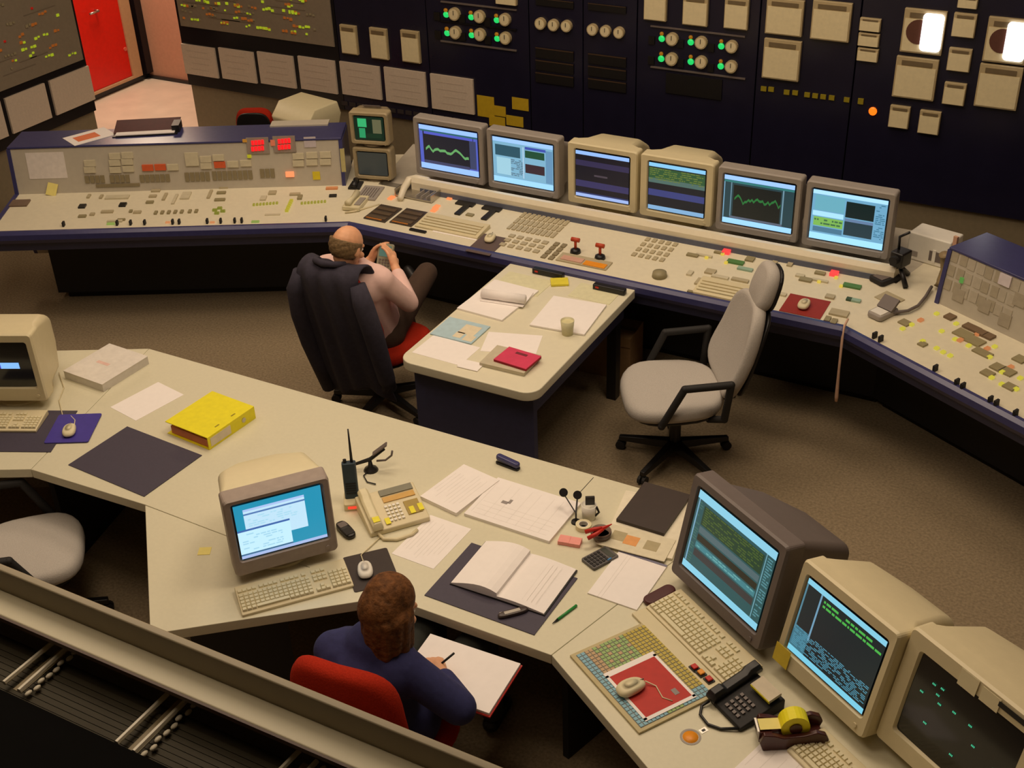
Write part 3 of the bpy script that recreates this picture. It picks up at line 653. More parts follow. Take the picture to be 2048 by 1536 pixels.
def rows(x0, x1, y0, y1, n, col, s_, seed, dens=.7):
    r = random.Random(seed); out = []
    for k in range(n):
        y = y0 + (y1 - y0) * (k + .25) / n; x = x0
        while x < x1 - .02:
            l = r.uniform(.02, .09)
            if r.random() < dens: out.append((x, y, min(x + l, x1), y + (y1 - y0) / n * .5, col, s_))
            x += l + .012
    return out
def sc1():
    it = [(0, 0, 1, 1, (90, 105, 210), .8), (0.06, .16, .93, .86, (34, 34, 44), .8), (0, .90, 1, 1, LB, 1.1), (.08, .80, .92, .86, (90, 100, 215), .8), (0, 0, 1, .13, LB, 1.1), (.86, .16, .97, .80, (66, 74, 110), .8), (.02, .86, 1, .895, (60, 130, 130), .6), (.06, .13, .85, .20, (70, 74, 110), .8)]
    it += [(p, (110, 180, 110), .8) for p in wave(.42, .05, 24, .10, .84, 2, .06)]; return it
def sc2():
    it = [(0, 0, 1, 1, (130, 185, 215), .9), (0, .91, 1, 1, LB, 1.2), (.04, .60, .46, .84, (50, 92, 110), .8), (.54, .64, .86, .80, (36, 84, 60), .8), (.54, .82, .88, .88, (70, 90, 190), .8), (.54, .30, .86, .50, (62, 44, 54), .8), (.50, .16, .52, .86, (180, 215, 240), .9), (.06, .18, .30, .56, (165, 215, 235), .9), (0, 0, 1, .12, (150, 205, 250), 1.2), (.88, .14, .99, .86, (110, 160, 200), .8)]
    return it + rows(.30, .50, .18, .56, 10, (90, 120, 140), .8, 4)
def sc3():
    return [(0, 0, 1, 1, (30, 28, 38), .7), (0, .92, 1, 1, LB, 1.0), (.0, 0, 1, .07, (160, 185, 240), 1.0), (0, .68, 1, .80, (56, 50, 84), .8), (0, .22, 1, .36, (60, 56, 100), .8), (.35, .48, .6, .52, (80, 70, 80), .8), (0, .07, 1, .10, (50, 60, 110), .8)]
def sc4():
    return [(0, 0, 1, 1, (28, 32, 40), .7), (0, .92, 1, 1, (130, 195, 235), 1.1), (0, .66, 1, .90, (52, 96, 60), .7), (0, .58, 1, .68, (84, 116, 110), .8), (0, .30, 1, .44, (62, 70, 130), .8), (0, 0, 1, .09, (130, 175, 215), 1.0)] + rows(.02, .98, .64, .90, 6, (110, 130, 60), .8, 9)
def sc5():
    it = [(0, 0, 1, 1, (46, 76, 84), .7), (0, .91, 1, 1, LB, 1.2), (.14, .16, .82, .82, (30, 34, 32), .7), (0, 0, 1, .11, (150, 205, 250), 1.2), (.10, .14, .115, .88, (110, 150, 170), .8), (.84, .12, .86, .9, (120, 160, 180), .8), (.0, .12, .015, .9, (120, 170, 200), .9), (.10, .12, .86, .16, (100, 110, 130), .8), (0, .86, 1, .905, (60, 140, 140), .7)]
    return it + [(p, (48, 130, 66), .7) for p in wave(.50, .08, 26, .16, .82, 6, .05)]
def sc6():
    it = [(0, 0, 1, 1, (115, 175, 210), .9), (0, .92, 1, 1, (165, 215, 250), 1.2), (.46, .54, .84, .86, (24, 44, 44), .7), (.46, .18, .84, .46, (44, 70, 80), .7), (.04, .28, .44, .46, (130, 190, 90), .9), (.02, .48, .44, .58, (165, 220, 245), 1.1), (.04, .60, .44, .90, (110, 180, 200), .9), (0, 0, 1, .13, (155, 215, 250), 1.2), (.46, .46, .84, .52, (110, 140, 180), .8), (.04, .16, .44, .26, (80, 130, 160), .8)]
    return it + rows(.86, .99, .16, .9, 20, (70, 130, 160), .8, 5) + rows(.05, .44, .30, .44, 2, (70, 120, 80), .8, 8)
for i, (x, w, bz, fn, lab) in enumerate(((-4.165, .53, M_grey, sc1, 'grey monitor showing a green trend curve in blue bars on the console'), (-3.61, .52, M_grey, sc2, 'grey monitor showing a light blue page with dark panes on the console'), (-3.05, .475, M_beige, sc3, 'beige monitor with a dark purple striped page on the console'), (-2.555, .475, M_beige, sc4, 'beige monitor with a green and blue striped page on the console'), (-2.04, .51, M_grey, sc5, 'grey monitor with a dark centred plot in blue bars on the console'), (-1.505, .51, M_grey, sc6, 'grey monitor with a yellow green block on its light blue page'))):
    crt('crt_monitor', lab, (x, 6.62, .775), 0, w, .405, .46, bz, bz, fn(), side=.035 if bz is M_grey else .05, top=.04, bot=.045, bh=.065, group='console monitors', hood=.90 if bz is M_grey else .72, drop=.05 if bz is M_grey else 0.0)

# near desk monitors
def scT():
    it = [(0, 0, 1, 1, (40, 150, 185), .95), (.0, 0, 1, .055, (170, 190, 235), 1.0), (.10, .30, .80, .90, (190, 225, 245), 1.05), (.10, .86, .80, .90, (170, 195, 240), 1.05), (.10, .79, .80, .82, (90, 130, 190), .9), (0.0, .06, .60, .52, (190, 230, 248), 1.1), (0.0, .50, .60, .535, (70, 110, 180), .9), (0.0, .06, .60, .085, (70, 110, 150), .9)]
    return it + rows(.04, .5, .12, .46, 8, (165, 215, 235), 1.0, 3, .5) + rows(.14, .7, .56, .76, 5, (170, 220, 240), 1.0, 7, .5)
def scB():
    it = [(0, 0, 1, 1, (44, 92, 96), .75), (0, .90, 1, 1, (135, 200, 225), 1.05), (0, 0, 1, .085, (130, 200, 225), 1.05), (.10, .62, .88, .86, (38, 70, 48), .7), (.10, .52, .88, .60, (90, 116, 122), .7), (.10, .42, .88, .50, (46, 44, 34), .7), (.10, .33, .88, .40, (70, 140, 150), .75), (.10, .22, .88, .31, (64, 62, 64), .7), (.02, .09, .035, .9, (120, 170, 200), .9), (.895, .09, .905, .9, (110, 165, 180), .9)]
    return it + rows(.12, .86, .63, .86, 8, (84, 110, 50), .7, 12, .7) + rows(.12, .86, .34, .40, 2, (110, 180, 180), .8, 13) + rows(.92, .99, .1, .88, 24, (90, 150, 160), .8, 14) + rows(.04, .09, .1, .88, 24, (70, 120, 110), .7, 15)
def scC():
    it = [(0, 0, 1, 1, (34, 44, 46), .7), (0, .93, 1, 1, (130, 200, 225), 1.05), (0, 0, 1, .075, (120, 200, 225), 1.05), (0, .075, .2, .36, (70, 130, 150), .7), (.19, .28, .21, .93, (120, 170, 200), .8), (0, .30, .02, .93, (90, 140, 160), .8)]
    it += rows(.24, .98, .78, .90, 2, (80, 190, 80), .85, 21, .8) + rows(.02, .98, .10, .36, 12, (90, 160, 185), .8, 22, .75); return it
def scD():
    it = []; r = random.Random(4)
    for x, y in ((.16, .78), (.24, .80), (.22, .70), (.26, .62), (.40, .66), (.56, .66), (.64, .48), (.08, .6), (.2, .3), (.86, .42), (.8, .25), (.5, .2)):
        for k in range(3): it.append((x + k * .012, y, x + k * .012 + .008, y + .022, (70, 200, 150), .9))
    return it
def scL(): return [(.5, .42, .82, .56, (130, 185, 250), 1.1), (.5, .42, .515, .56, (70, 70, 200), 1.0)]
LF = {}
def loc_mid(a, b, z): p, q = W(*a, z), W(*b, z); return (p + q) / 2, math.atan2((q - p).y, (q - p).x)
m_, a_ = loc_mid((468, 1148), (680, 1090), .79); m_.z = ZD
crt('crt_monitor', 'grey fronted monitor with teal desktop and open white windows', m_, a_, .43, .37, .44, mat('bezel_taupe', S(160, 146, 136), .5), M_cream, scT(), side=.032, top=.028, bot=.07, bh=.045, tilt=R(2), hood=.95)
m_, a_ = loc_mid((1337, 1135), (1520, 1305), .79); m_.z = ZD
B_ang = R(-31.5)
crt('crt_monitor', 'dark grey large monitor with teal striped page beside the black notebook', m_, B_ang, .545, .46, .50, M_grey2, M_grey2, scB(), side=.04, top=.042, bot=.055, bh=.06, tilt=R(12), hood=.84, drop=.03)
m_, a_ = loc_mid((1545, 1312), (1725, 1478), .79); m_.z = ZD
monC = crt('crt_monitor', 'beige monitor with green text on a dark page beside the black telephone', m_, B_ang, .46, .44, .46, M_beige, M_beige, scC(), side=.035, top=.05, bot=.07, bh=.06, tilt=R(13), hood=.92)
MC = m_.copy()
m_ = W(1745, 1462, .79) + Vector((math.cos(B_ang), math.sin(B_ang), 0)) * .278; m_.z = ZD
monD = crt('crt_monitor', 'beige monitor with sparse green dots on a black screen', m_, B_ang, .54, .46, .48, M_beige, M_beige, scD(), side=.06, top=.065, bot=.075, bh=.06, tilt=R(12), hood=.92)
m_ = W(95, 800, .78) - Vector((math.cos(R(25.5)), math.sin(R(25.5)), 0)) * .2; m_.z = ZD
crt('crt_monitor', 'beige monitor with one small blue window on a black screen', m_, R(25.5), .40, .385, .42, M_beige, M_beige, scL(), side=.04, top=.05, bot=.08, bh=.05, tilt=R(0), hood=.94)
# notes stuck on monitors
def on_mon(mon, x, y, z, w, h, m, name, tilt=R(12)):
    o = MB().box((0, 0, 0), (w, .0016, h)).build(name, m, mon); o.location = (x, y, z); o.rotation_euler = (-tilt, 0, 0); return o
o = on_mon(monC, -.19, .004, .105, .075, .075, M_yel if 0 else mat('note_gold', S(222, 196, 60), .7), 'sticky_note')
on_mon(monD, -.02, .085, .475, .07, .06, M_cream, 'paper_tab'); on_mon(monD, .065, .085, .475, .07, .05, M_cream, 'paper_tab')
o = on_mon(monD, .17, .087, .485, .15, .018, M_black, 'name_plate')

# small twin monitors in the console corner
SA = R(14)
for i, (px, py, zb, lab) in enumerate(((747, 358, .775, 'lower of two small monitors in the console corner, grey blank screen'), (744, 292, 1.026, 'upper of two small monitors in the console corner, green picture'))):
    p0 = W(747, 358, .80)
    it = [(0, 0, 1, 1, (70, 72, 66), .45)] if i == 0 else [(0, 0, 1, 1, (22, 48, 34), .6), (.12, .55, .42, .92, (60, 190, 120), .8), (.15, .08, .36, .5, (50, 170, 110), .7), (.62, .3, .92, .9, (130, 130, 95), .5), (.4, .1, .9, .28, (30, 60, 40), .6)]
    crt('small_monitor', lab, (p0.x, p0.y, zb), SA, .275, .225, .26, mat('bezel_olive', S(168, 152, 118), .5), mat('housing_olive', S(128, 114, 90), .5), it, side=.03, top=.028, bot=.028, bh=.018)

# ---------------------------------------------------------------- keyboards and mice
KEYM = {}
def keyboard(label, loc, rz, mk=M_cream, keys=True, w=.46, d=.165, name='keyboard', tilt=R(4)):
    t = thing(name, label, 'keyboard', loc, rz)
    MB().xprism([(-d / 2, 0), (-d / 2, .012), (-d / 2 + .02, .017), (d / 2 - .02, .028), (d / 2, .026), (d / 2, 0)], -w / 2, w / 2).build('case', M_beige, t, bevel=.003)
    u = w / 23.6
    if keys:
        if u not in KEYM:
            me = bpy.data.meshes.new('key'); a, b, h = u * .46, u * .36, .008
            me.from_pydata([(-a, -a, 0), (a, -a, 0), (a, a, 0), (-a, a, 0), (-b, -b, h), (b, -b, h), (b, b, h), (-b, b, h)], [], [(4, 5, 6, 7), (0, 1, 5, 4), (1, 2, 6, 5), (2, 3, 7, 6), (3, 0, 4, 7)])
            me.materials.append(mk); KEYM[u] = me
        spots = []
        for j in range(5):
            for i in range(15):
                if j == 0 and 3 <= i <= 9: continue
                spots.append((i, j))
        spots += [(i + .5 * (i // 4), 5.4) for i in range(13)] + [(15.6 + i, 5.4) for i in range(3)]
        spots += [(15.6 + i, j) for i in range(3) for j in (3, 4)] + [(15.6, 0), (16.6, 0), (17.6, 0), (16.6, 1)] + [(19.0 + i, j) for i in range(4) for j in range(5)]
        for i, j in spots:
            o = bpy.data.objects.new('key', KEYM[u]); COL.objects.link(o); o.parent = t
            y = -d / 2 + .022 + j * u * 1.0; o.location = (-w / 2 + u * .8 + i * u, y, .0165 + (y + d / 2) * .068); o.rotation_euler = (tilt, 0, 0)
        y = -d / 2 + .022; MB().box((-w / 2 + u * .8 + 6 * u, y, .021), (u * 6.7, u * .8, .009)).build('space_bar', mk, t)
    else:
        for j in range(4): MB().box((0, -d / 2 + .03 + j * .03, .022 + j * .0022), (w * .9, .02, .006)).build('key_row', M_beige if j else M_cream, t)
    return t
def mouse(label, loc, rz, m=M_cream, cable=None, s=1.0):
    t = thing('computer_mouse', label, 'mouse', loc, rz)
    mb = MB().pillow(sell(.062 * s, .105 * s, 2.5, 24, -.12), .03 * s, .014 * s); mb.map(lambda p: (p.x, p.y, p.z * (1 - .25 * (p.y / (.052 * s)) ** 2) + .002)); mb.build('shell', m, t, smooth=True)
    MB().box((0, .035 * s, .026 * s), (.002, .03 * s, .006)).build('button_gap', M_grey2, t)
    if cable:
        Mi = ROOT[t.name].inverted(); MB().tube([Mi @ Vector(p) for p in cable], .0025, 6).build('cable', M_beige, t, smooth=True)
    return t
def flat(name, label, cat, px, py, z, w, h, t, m, rz, r=0.0, group=None, bevel=0):
    p = W(px, py, z); mb = MB()
    mb.prism(rrect(w, h, r, 4) if r else [(-w / 2, -h / 2), (w / 2, -h / 2), (w / 2, h / 2), (-w / 2, h / 2)], 0, t)
    o = mb.build(name, m, None, (p.x, p.y, z), (0, 0, rz), bevel=bevel); ROOT[o.name] = Matrix.Translation((p.x, p.y, z)) @ Matrix.Rotation(rz, 4, 'Z')
    return tag(o, label, cat, group)
a_ = head((487, 1232), (705, 1175), .74)
p = W(588, 1172, .74); keyboard('cream keyboard in front of the teal desktop monitor', (p.x, p.y, ZD), R(49.5), w=.455)
p = W(1405, 1270, .74); keyboard('cream keyboard below the dark grey monitor', (p.x, p.y, ZD), R(-31.5), w=.50, d=.17)
kb2 = bpy.data.objects['keyboard.001']
MB().bx(-.25, .25, -.152, -.088, 0, .012).build('palm_strip', M_beige, kb2, bevel=.003)
for px, py, m in ((1389, 1337, M_red), (1402, 1348, M_orange), (1418, 1361, M_red)):
    q = local(kb2, W(px, py, ZD + .012)); q.y = max(q.y, -.135); o = cbox('push_button', kb2, (q.x, q.y, .0145), (.034, .03, .006), M_black)
    MB().bx(-.012, .012, -.011, .011, .003, .012).build('button_cap', m, o, bevel=.003)
p = W(1648, 1460, .73) + Vector((math.cos(B_ang), math.sin(B_ang), 0)) * .23 + Vector((math.sin(B_ang), -math.cos(B_ang), 0)) * .085; keyboard('cream keyboard beside the brown tape dispenser', (p.x, p.y, ZD), B_ang, w=.46)
# left mat with keyboard
flat('desk_mat', 'black desk mat under the keyboard by the blue mouse mat', 'desk mat', 30, 862, ZD, .50, .36, .004, M_blotter, R(25))
p = W(20, 847, ZD + .004); keyboard('cream keyboard lying on the black desk mat', (p.x - .05, p.y - .02, ZD + .004), R(25), w=.44)
flat('mouse_mat', 'bright blue mouse mat beside the left keyboard', 'mouse mat', 147, 857, ZD + .0045, .215, .25, .004, mat('mat_blue', S(64, 52, 150), .6), R(29), .01)
p = W(141, 868, ZD); mouse('cream mouse on the bright blue mat', (p.x, p.y, ZD + .0088), head((141, 868), (150, 838), ZD) - R(90), cable=[W(148, 856, ZD + .02), W(150, 840, ZD + .008), W(140, 830, ZD + .006), W(125, 830, ZD + .006), W(118, 800, ZD + .006), W(128, 775, ZD + .006), W(118, 745, ZD + .01)])
flat('mouse_mat', 'black mouse mat beside the teal desktop monitor', 'mouse mat', 742, 1140, ZD, .19, .23, .004, mat('mat_black', S(58, 48, 44), .7), R(47), .01)
p = W(731, 1146, ZD); mouse('white mouse on the black mat behind the brown haired person', (p.x, p.y, ZD + .004), head((731, 1150), (726, 1115), ZD) - R(90), M_white, cable=[W(729, 1130, ZD + .02), W(722, 1110, ZD + .008), W(735, 1098, ZD + .006), W(760, 1075, ZD + .006)])
# ================================================================ things on the near desk
def sheet(label, corners, z=ZD, t=.0012, lines=0, m=M_paper, size=None, group=None, name='paper_sheet', seed=1, cat='paper'):
    ps = [W(*c, z) for c in corners]; c = sum(ps, Vector()) / 4
    ex = (ps[1] - ps[0] + ps[2] - ps[3]); rz = math.atan2(ex.y, ex.x)
    w = ((ps[1] - ps[0]).length + (ps[2] - ps[3]).length) / 2; h = ((ps[3] - ps[0]).length + (ps[2] - ps[1]).length) / 2
    if size: w, h = size
    o = MB().bx(-w / 2, w / 2, -h / 2, h / 2, 0, t).build(name, m, None, (c.x, c.y, z), (0, 0, rz)); ROOT[o.name] = Matrix.Translation((c.x, c.y, z)) @ Matrix.Rotation(rz, 4, 'Z')
    tag(o, label, cat, group)
    if lines:
        r = random.Random(seed); mb = MB()
        for k in range(lines):
            x = w * (-.42 + .84 * k / lines); l = h * r.uniform(.4, .8); mb.box((x, r.uniform(-.05, .05) * h, t + .0002), (w * .012, l, .0003))
        mb.build('printed_lines', M_print, o)
    return o, w, h
# left part
o, w, h = sheet('white closed ring binder beside the left monitor', [(205, 715), (293, 738), (218, 775), (145, 742)], ZD, .045, 0, mat('binder_white', S(214, 208, 198), .5), name='ring_binder', cat='binder', size=(.285, .32))
MB().bx(-w / 2 - .002, w / 2 + .002, -h / 2 - .002, h / 2 + .002, .045, .048).build('cover', mat('binder_cover', S(226, 220, 210), .45), o, bevel=.001)
MB().bx(-w * .2, w * .1, -h * .05, h * .02, .048, .0484).build('pink_print', mat('print_pink', S(226, 190, 178), .8), o)
sheet('plain white sheet between the white binder and the yellow binder', [(312, 768), (362, 790), (275, 840), (228, 812)], size=(.21, .297))
# yellow lever arch file
p = (W(340, 850, ZD + .06) + W(498, 812, ZD + .06)) / 2; a_ = head((410, 880), (498, 820), ZD + .04)
yb = thing('lever_arch_file', 'bright yellow lever arch file lying on the desk', 'binder', (p.x, p.y, ZD), a_)
MB().bx(-.16, .16, -.14, .14, .066, .070).build('front_cover', M_yel, yb, bevel=.001); MB().bx(-.16, .16, -.14, .14, 0, .003).build('back_cover', M_yel, yb)
MB().bx(-.16, .16, -.143, -.138, 0, .07).build('spine', M_yel, yb, bevel=.001)
MB().bx(-.145, -.01, -.1445, -.143, .012, .058).build('spine_label', mat('label_paper', S(222, 210, 186), .7), yb)
MB().cyl((.08, -.1455, .035), (.08, -.143, .035), .013, n=18).build('finger_ring', M_metal, yb)
MB().bx(-.148, .148, -.135, .12, .004, .045).build('paper_block', mat('pages_orange', S(214, 130, 90), .8), yb)
for x in (-.06, .05): MB().bx(x - .014, x + .014, -.112, -.104, .070, .0706).build('cover_slot', mat('slot_olive', S(150, 136, 20), .6), yb)
a_m = head((288, 995), (403, 910), ZD)
p = (W(138, 930, ZD) + W(403, 910, ZD)) / 2
def deskmat(label, corners):
    o, w, h = sheet(label, corners, ZD, .004, 0, M_blotter, size=(.50, .37), name='desk_mat', cat='desk mat'); return o
deskmat('bare navy desk mat beside the yellow file', [(255, 855), (403, 910), (288, 995), (138, 930)])
deskmat('navy desk mat beneath the open book', [(945, 1085), (1163, 1160), (1070, 1272), (838, 1190)])
sheet('small yellow sticky note beside the teal desktop monitor', [(396, 1097), (420, 1094), (423, 1110), (398, 1109)], ZD, .002, 0, M_ynote, name='sticky_note', cat='note')
sheet('yellow sticky note at the corner of the keyboard by the white pad', [(1280, 1218), (1302, 1228), (1295, 1243), (1272, 1232)], ZD, .002, 0, M_ynote, name='sticky_note', cat='note')
# two way radio in its charger
p = W(706, 1008, ZD); rd = thing('two_way_radio', 'dark teal two way radio with long antenna standing in a charger', 'radio', (p.x, p.y, ZD), R(35))
MB().prism(rrect(.075, .10, .01), 0, .035).build('charger', M_beige, rd, bevel=.004); MB().bx(-.02, .02, -.052, -.0495, .012, .024).build('charge_lamp', glow(255, 60, 40, 1.2), rd)
bd = MB(); bd.M = Matrix.Translation((0, .01, .03)) @ Matrix.Rotation(R(-8), 4, 'X'); bd.prism(rrect(.062, .038, .01), 0, .175); bd.build('body', M_teal, rd, bevel=.004)
g2 = MB(); g2.M = bd.M
for k in range(5): g2.box((0, -.0195, .03 + k * .012), (.045, .002, .005))
g2.build('grille', M_black, rd)
an = MB(); an.M = bd.M; an.tube([(.014, 0, .17), (.014, 0, .215), (.014, 0, .335)], [.007, .006, .003], 8); an.build('antenna', M_black, rd, smooth=True)
kb = MB(); kb.M = bd.M; kb.cyl((-.016, 0, .174), (-.016, 0, .19), .008, n=10); kb.build('volume_knob', M_black, rd)
# small stand with angled arms
p = W(742, 940, ZD); st = thing('headset_stand', 'small dark stand with angled arms behind the radio', 'stand', (p.x, p.y, ZD), R(30))
MB().lathe([(.035, 0), (.03, .01), (.012, .022), (.008, .05)], 16).build('base', M_black, st, smooth=True)
MB().tube([(-.075, 0, .035), (0, 0, .06), (.07, 0, .115)], [.007, .01, .008], 8).build('arm', M_blackrub, st, smooth=True)
MB().box((.05, 0, .115), (.085, .03, .006), Matrix.Rotation(R(-38), 3, 'Y')).build('rest_plate', M_grey2, st)
MB().tube([(.03, 0, .05), (.07, .01, .045), (.10, .01, .07), (.105, .01, .095)], .005, 8).build('hook', M_grey2, st, smooth=True)
MB().tube([(0, 0, .006), (-.03, -.05, .006), (-.01, -.10, .006), (.03, -.12, .006)], .003, 6).build('cable', M_black, st, smooth=True)
# beige telephone
a_p = head((735, 1070), (860, 1035), ZD + .03); p = W(785, 1020, ZD + .03)
ph = thing('telephone', 'beige desk telephone with amber display and yellow stickers', 'telephone', (p.x, p.y, ZD), a_p)
MB().xprism([(-.11, 0), (-.11, .025), (.11, .07), (.115, .06), (.115, 0)], -.135, .135).build('body', M_beige, ph, bevel=.006)
def pz(y): return .025 + (y + .11) / .22 * .045
PT = math.atan2(.045, .22)
hs = MB(); hs.loft([[(x - .098, y, z + pz(y) + .004) for x, z in ((-.022, 0), (.022, 0), (.024, hh * .6), (.014, hh), (-.014, hh), (-.024, hh * .6))] for y, hh in ((-.112, .018), (-.105, .034), (-.065, .036), (-.05, .022), (.05, .022), (.065, .036), (.105, .034), (.112, .018))]); hs.build('handset', M_cream, ph, bevel=.003)
cbox('display', ph, (.045, .045, pz(.045) + .002), (.145, .03, .005), mat('display_amber', S(206, 160, 70), .4), (PT, 0, 0)); cbox('hood_strip', ph, (.045, .085, pz(.085) + .003), (.15, .035, .006), mat('phone_grey', S(126, 124, 104), .5), (PT, 0, 0))
cbox('card_strip', ph, (.085, -.03, pz(-.03) + .002), (.065, .08, .004), mat('card_olive', S(168, 144, 72), .6), (PT, 0, 0))
for i in range(4):
    for j in range(5): cbox('key', ph, (-.028 + i * .018, .005 - j * .02, pz(.005 - j * .02) + .004), (.012, .011, .006), M_white, (PT, 0, 0))
for x, y, w, h in ((-.098, -.085, .03, .03), (-.045, -.075, .022, .035), (.075, -.05, .022, .04), (.115, -.045, .022, .04)):
    cbox('yellow_sticker', ph, (x, y, pz(y) + (.041 if x < -.09 else .006)), (w, h, .002), M_yel, (PT, 0, 0))
MB().tube([(-.10, -.11, .012), (-.09, -.15, .008), (-.04, -.175, .007), (.03, -.17, .007), (.06, -.15, .008)], .008, 8).build('cord', M_beige, ph, smooth=True)
# small black handset
a_ = head((678, 1048), (708, 1080), ZD); p = W(692, 1064, ZD)
mo = thing('mobile_phone', 'small black mobile phone beside the beige telephone', 'phone', (p.x, p.y, ZD), a_)
MB().pillow(sell(.125, .052, 3.2, 24), .022, .008).build('body', M_black, mo, smooth=True); MB().bx(-.045, -.01, -.018, .018, .022, .0245).build('screen', M_grey2, mo); MB().bx(.005, .05, -.02, .02, .0215, .0245).build('keypad', M_blackrub, mo)
# papers
o, w, h = sheet('thick stack of printed sheets beside the beige telephone', [(925, 935), (992, 958), (916, 1040), (848, 1000)], ZD, .018, 9, size=(.21, .30), seed=3)
o, w, h = sheet('wide open drawing with thin grey tables on the desk', [(990, 955), (1150, 1010), (1100, 1085), (945, 1040)], ZD, .014, 0, size=(.42, .297), seed=4)
mb = MB()
for k in range(7): mb.box((-.19 + k * .055 + (.01 if k % 2 else 0), .0, .0142), (.002, .24, .0003))
for k in range(4): mb.box((.0, -.12 + k * .03, .0142), (.36, .0015, .0003))
mb.build('printed_lines', M_print, o); mb = MB().box((-.09, .0, .0143), (.03, .02, .0003)).box((-.07, .015, .0143), (.014, .03, .0003)); mb.build('sketch_mark', M_print2, o)
sheet('single printed sheet in front of the beige telephone', [(867, 1038), (942, 1058), (860, 1136), (785, 1102)], ZD, .0015, 10, size=(.21, .297), seed=5)
# stapler
a_ = head((998, 920), (1038, 935), ZD); p = W(1016, 932, ZD)
sp = thing('stapler', 'small dark blue stapler at the back of the desk', 'stapler', (p.x, p.y, ZD), a_)
MB().prism(rrect(.125, .034, .012), 0, .01).build('base', M_black, sp, bevel=.002)
mb = MB(); mb.M = Matrix.Translation((0, 0, .016)) @ Matrix.Rotation(R(5), 4, 'Y'); mb.prism(rrect(.125, .032, .014), 0, .026); mb.build('top_arm', M_blue, sp, bevel=.008); MB().box((0, 0, .013), (.11, .016, .008)).build('magazine', M_metal, sp)
# open book on the mat
bk_c = [(1000, 1078), (1148, 1138), (1072, 1222), (898, 1168)]
ps = [W(*c, ZD + .02) for c in ((985, 1080), (1148, 1140), (1085, 1218), (895, 1165))]; c = sum(ps, Vector()) / 4; rz = math.atan2((ps[1] - ps[0]).y, (ps[1] - ps[0]).x)
bk = thing('open_book', 'open logbook with blank white pages on the navy desk mat', 'book', (c.x, c.y, ZD + .004), R(0.5))
MB().bx(-.215, .215, -.15, .15, 0, .004).build('cover', M_black, bk)
def page(sgn, hmax):
    prof = [(0, .006)] + [(sgn * .21 * k / 8, .006 + hmax * math.sin(math.pi * min(1, .15 + .85 * k / 8) ** .8) * (1 - .15 * k / 8) + .004) for k in range(0, 9)] + [(sgn * .21, .004)]
    mb = MB(); n = len(prof); mb.loft([[(x, y, z) for x, z in prof] for y in (-.147, .147)]); return mb
page(-1, .038).build('left_pages', M_paper, bk, smooth=False); page(1, .012).build('right_pages', M_paper, bk, smooth=False)
mb = MB()
for k in range(6): mb.box((.06 + .02 * k, 0, .0205), (.001, .24, .0004))
mb.build('ruled_lines', M_print, bk)
# pocket phone on mat, pen
a_ = head((998, 1235), (1055, 1220), ZD); p = W(1026, 1230, ZD)
kn = thing('pocket_knife', 'dark folding knife with silver inlay on the navy desk mat', 'knife', (p.x, p.y, ZD + .004), a_)
MB().pillow(sell(.125, .032, 3, 24), .016, .007).build('handle', mat('knife_brown', S(66, 54, 50), .35), kn, smooth=True); MB().bx(-.035, .03, -.008, .008, .015, .018).build('inlay', M_metal, kn); MB().bx(-.05, .055, .010, .0165, .004, .012).build('blade', M_metal, kn)
a_ = head((1110, 1245), (1150, 1215), ZD); p = W(1129, 1231, ZD)
pn = thing('pen', 'green pen lying beside the open logbook', 'pen', (p.x, p.y, ZD), a_)
MB().cyl((-.04, 0, .006), (.07, 0, .006), .0055, n=10).build('barrel', mat('pen_green', S(40, 140, 60), .4), pn, smooth=True); MB().cyl((-.07, 0, .0055), (-.04, 0, .006), .001, .005, 10).build('tip', M_black, pn, smooth=True)
# desk clutter
p = W(1152, 1045, ZD); tw = thing('desk_gadget', 'wire gadget with two round black pads rising behind the tape roll', 'gadget', (p.x, p.y, ZD), R(0))
MB().lathe([(.022, 0), (.02, .008), (.0, .01)], 14).build('foot', M_black, tw)
p1 = W(1127, 985, ZD + .10) - p; p2 = W(1155, 990, ZD + .10) - p; p1.z = p2.z = .10
MB().tube([(0, 0, .005), (0, 0, .05), (p2.x, p2.y, .095)], .004, 6).tube([(0, 0, .05), (p1.x, p1.y, .095)], .003, 6).build('wire_stem', M_black, tw)
fd = (CAMPOS - p).normalized()
for q in (p1, p2): MB().cyl(q - fd * .005, q + fd * .005, .019, n=18).build('round_pad', M_black, tw)
e = W(1187, 955, ZD + .12) - p; e.z = .12; MB().tube([p2, e], .0015, 5).build('whisker', M_black, tw)
p = W(1178, 1035, ZD); cu = thing('pen_cup', 'clear pale cup with a black clip inside beside the red cutters', 'cup', (p.x, p.y, ZD), 0)
MB().lathe([(.030, 0), (.034, .07), (.031, .07), (.028, .004), (0, .004)], 20).build('cup', M_white, cu, smooth=True); MB().box((.0, .01, .085), (.04, .012, .04), Matrix.Rotation(R(30), 3, 'Z')).build('binder_clip', M_black, cu)
MB().tube([(.03, 0, .02), (.045, .005, .04), (.035, .0, .07)], .005, 6).build('strap', M_black, cu, smooth=True)
p = W(1167, 1056, ZD); tp = thing('tape_roll', 'roll of clear tape lying before the pale cup', 'tape', (p.x, p.y, ZD), 0)
MB().lathe([(.022, 0), (.034, 0), (.034, .022), (.022, .022), (.022, 0)], 24).build('roll', M_cream, tp, smooth=False); MB().lathe([(.019, 0), (.022, 0), (.022, .0215), (.019, .0215), (.019, 0)], 24).build('core', M_white, tp)
p = W(1202, 1078, ZD); bw = thing('desk_bowl', 'brown round pot holding the red cutters', 'pot', (p.x, p.y, ZD), 0)
MB().lathe([(.026, 0), (.04, .02), (.044, .045), (.04, .047), (.034, .02), (0, .008)], 22).build('bowl', mat('pot_brown', S(112, 92, 78), .5), bw, smooth=True)
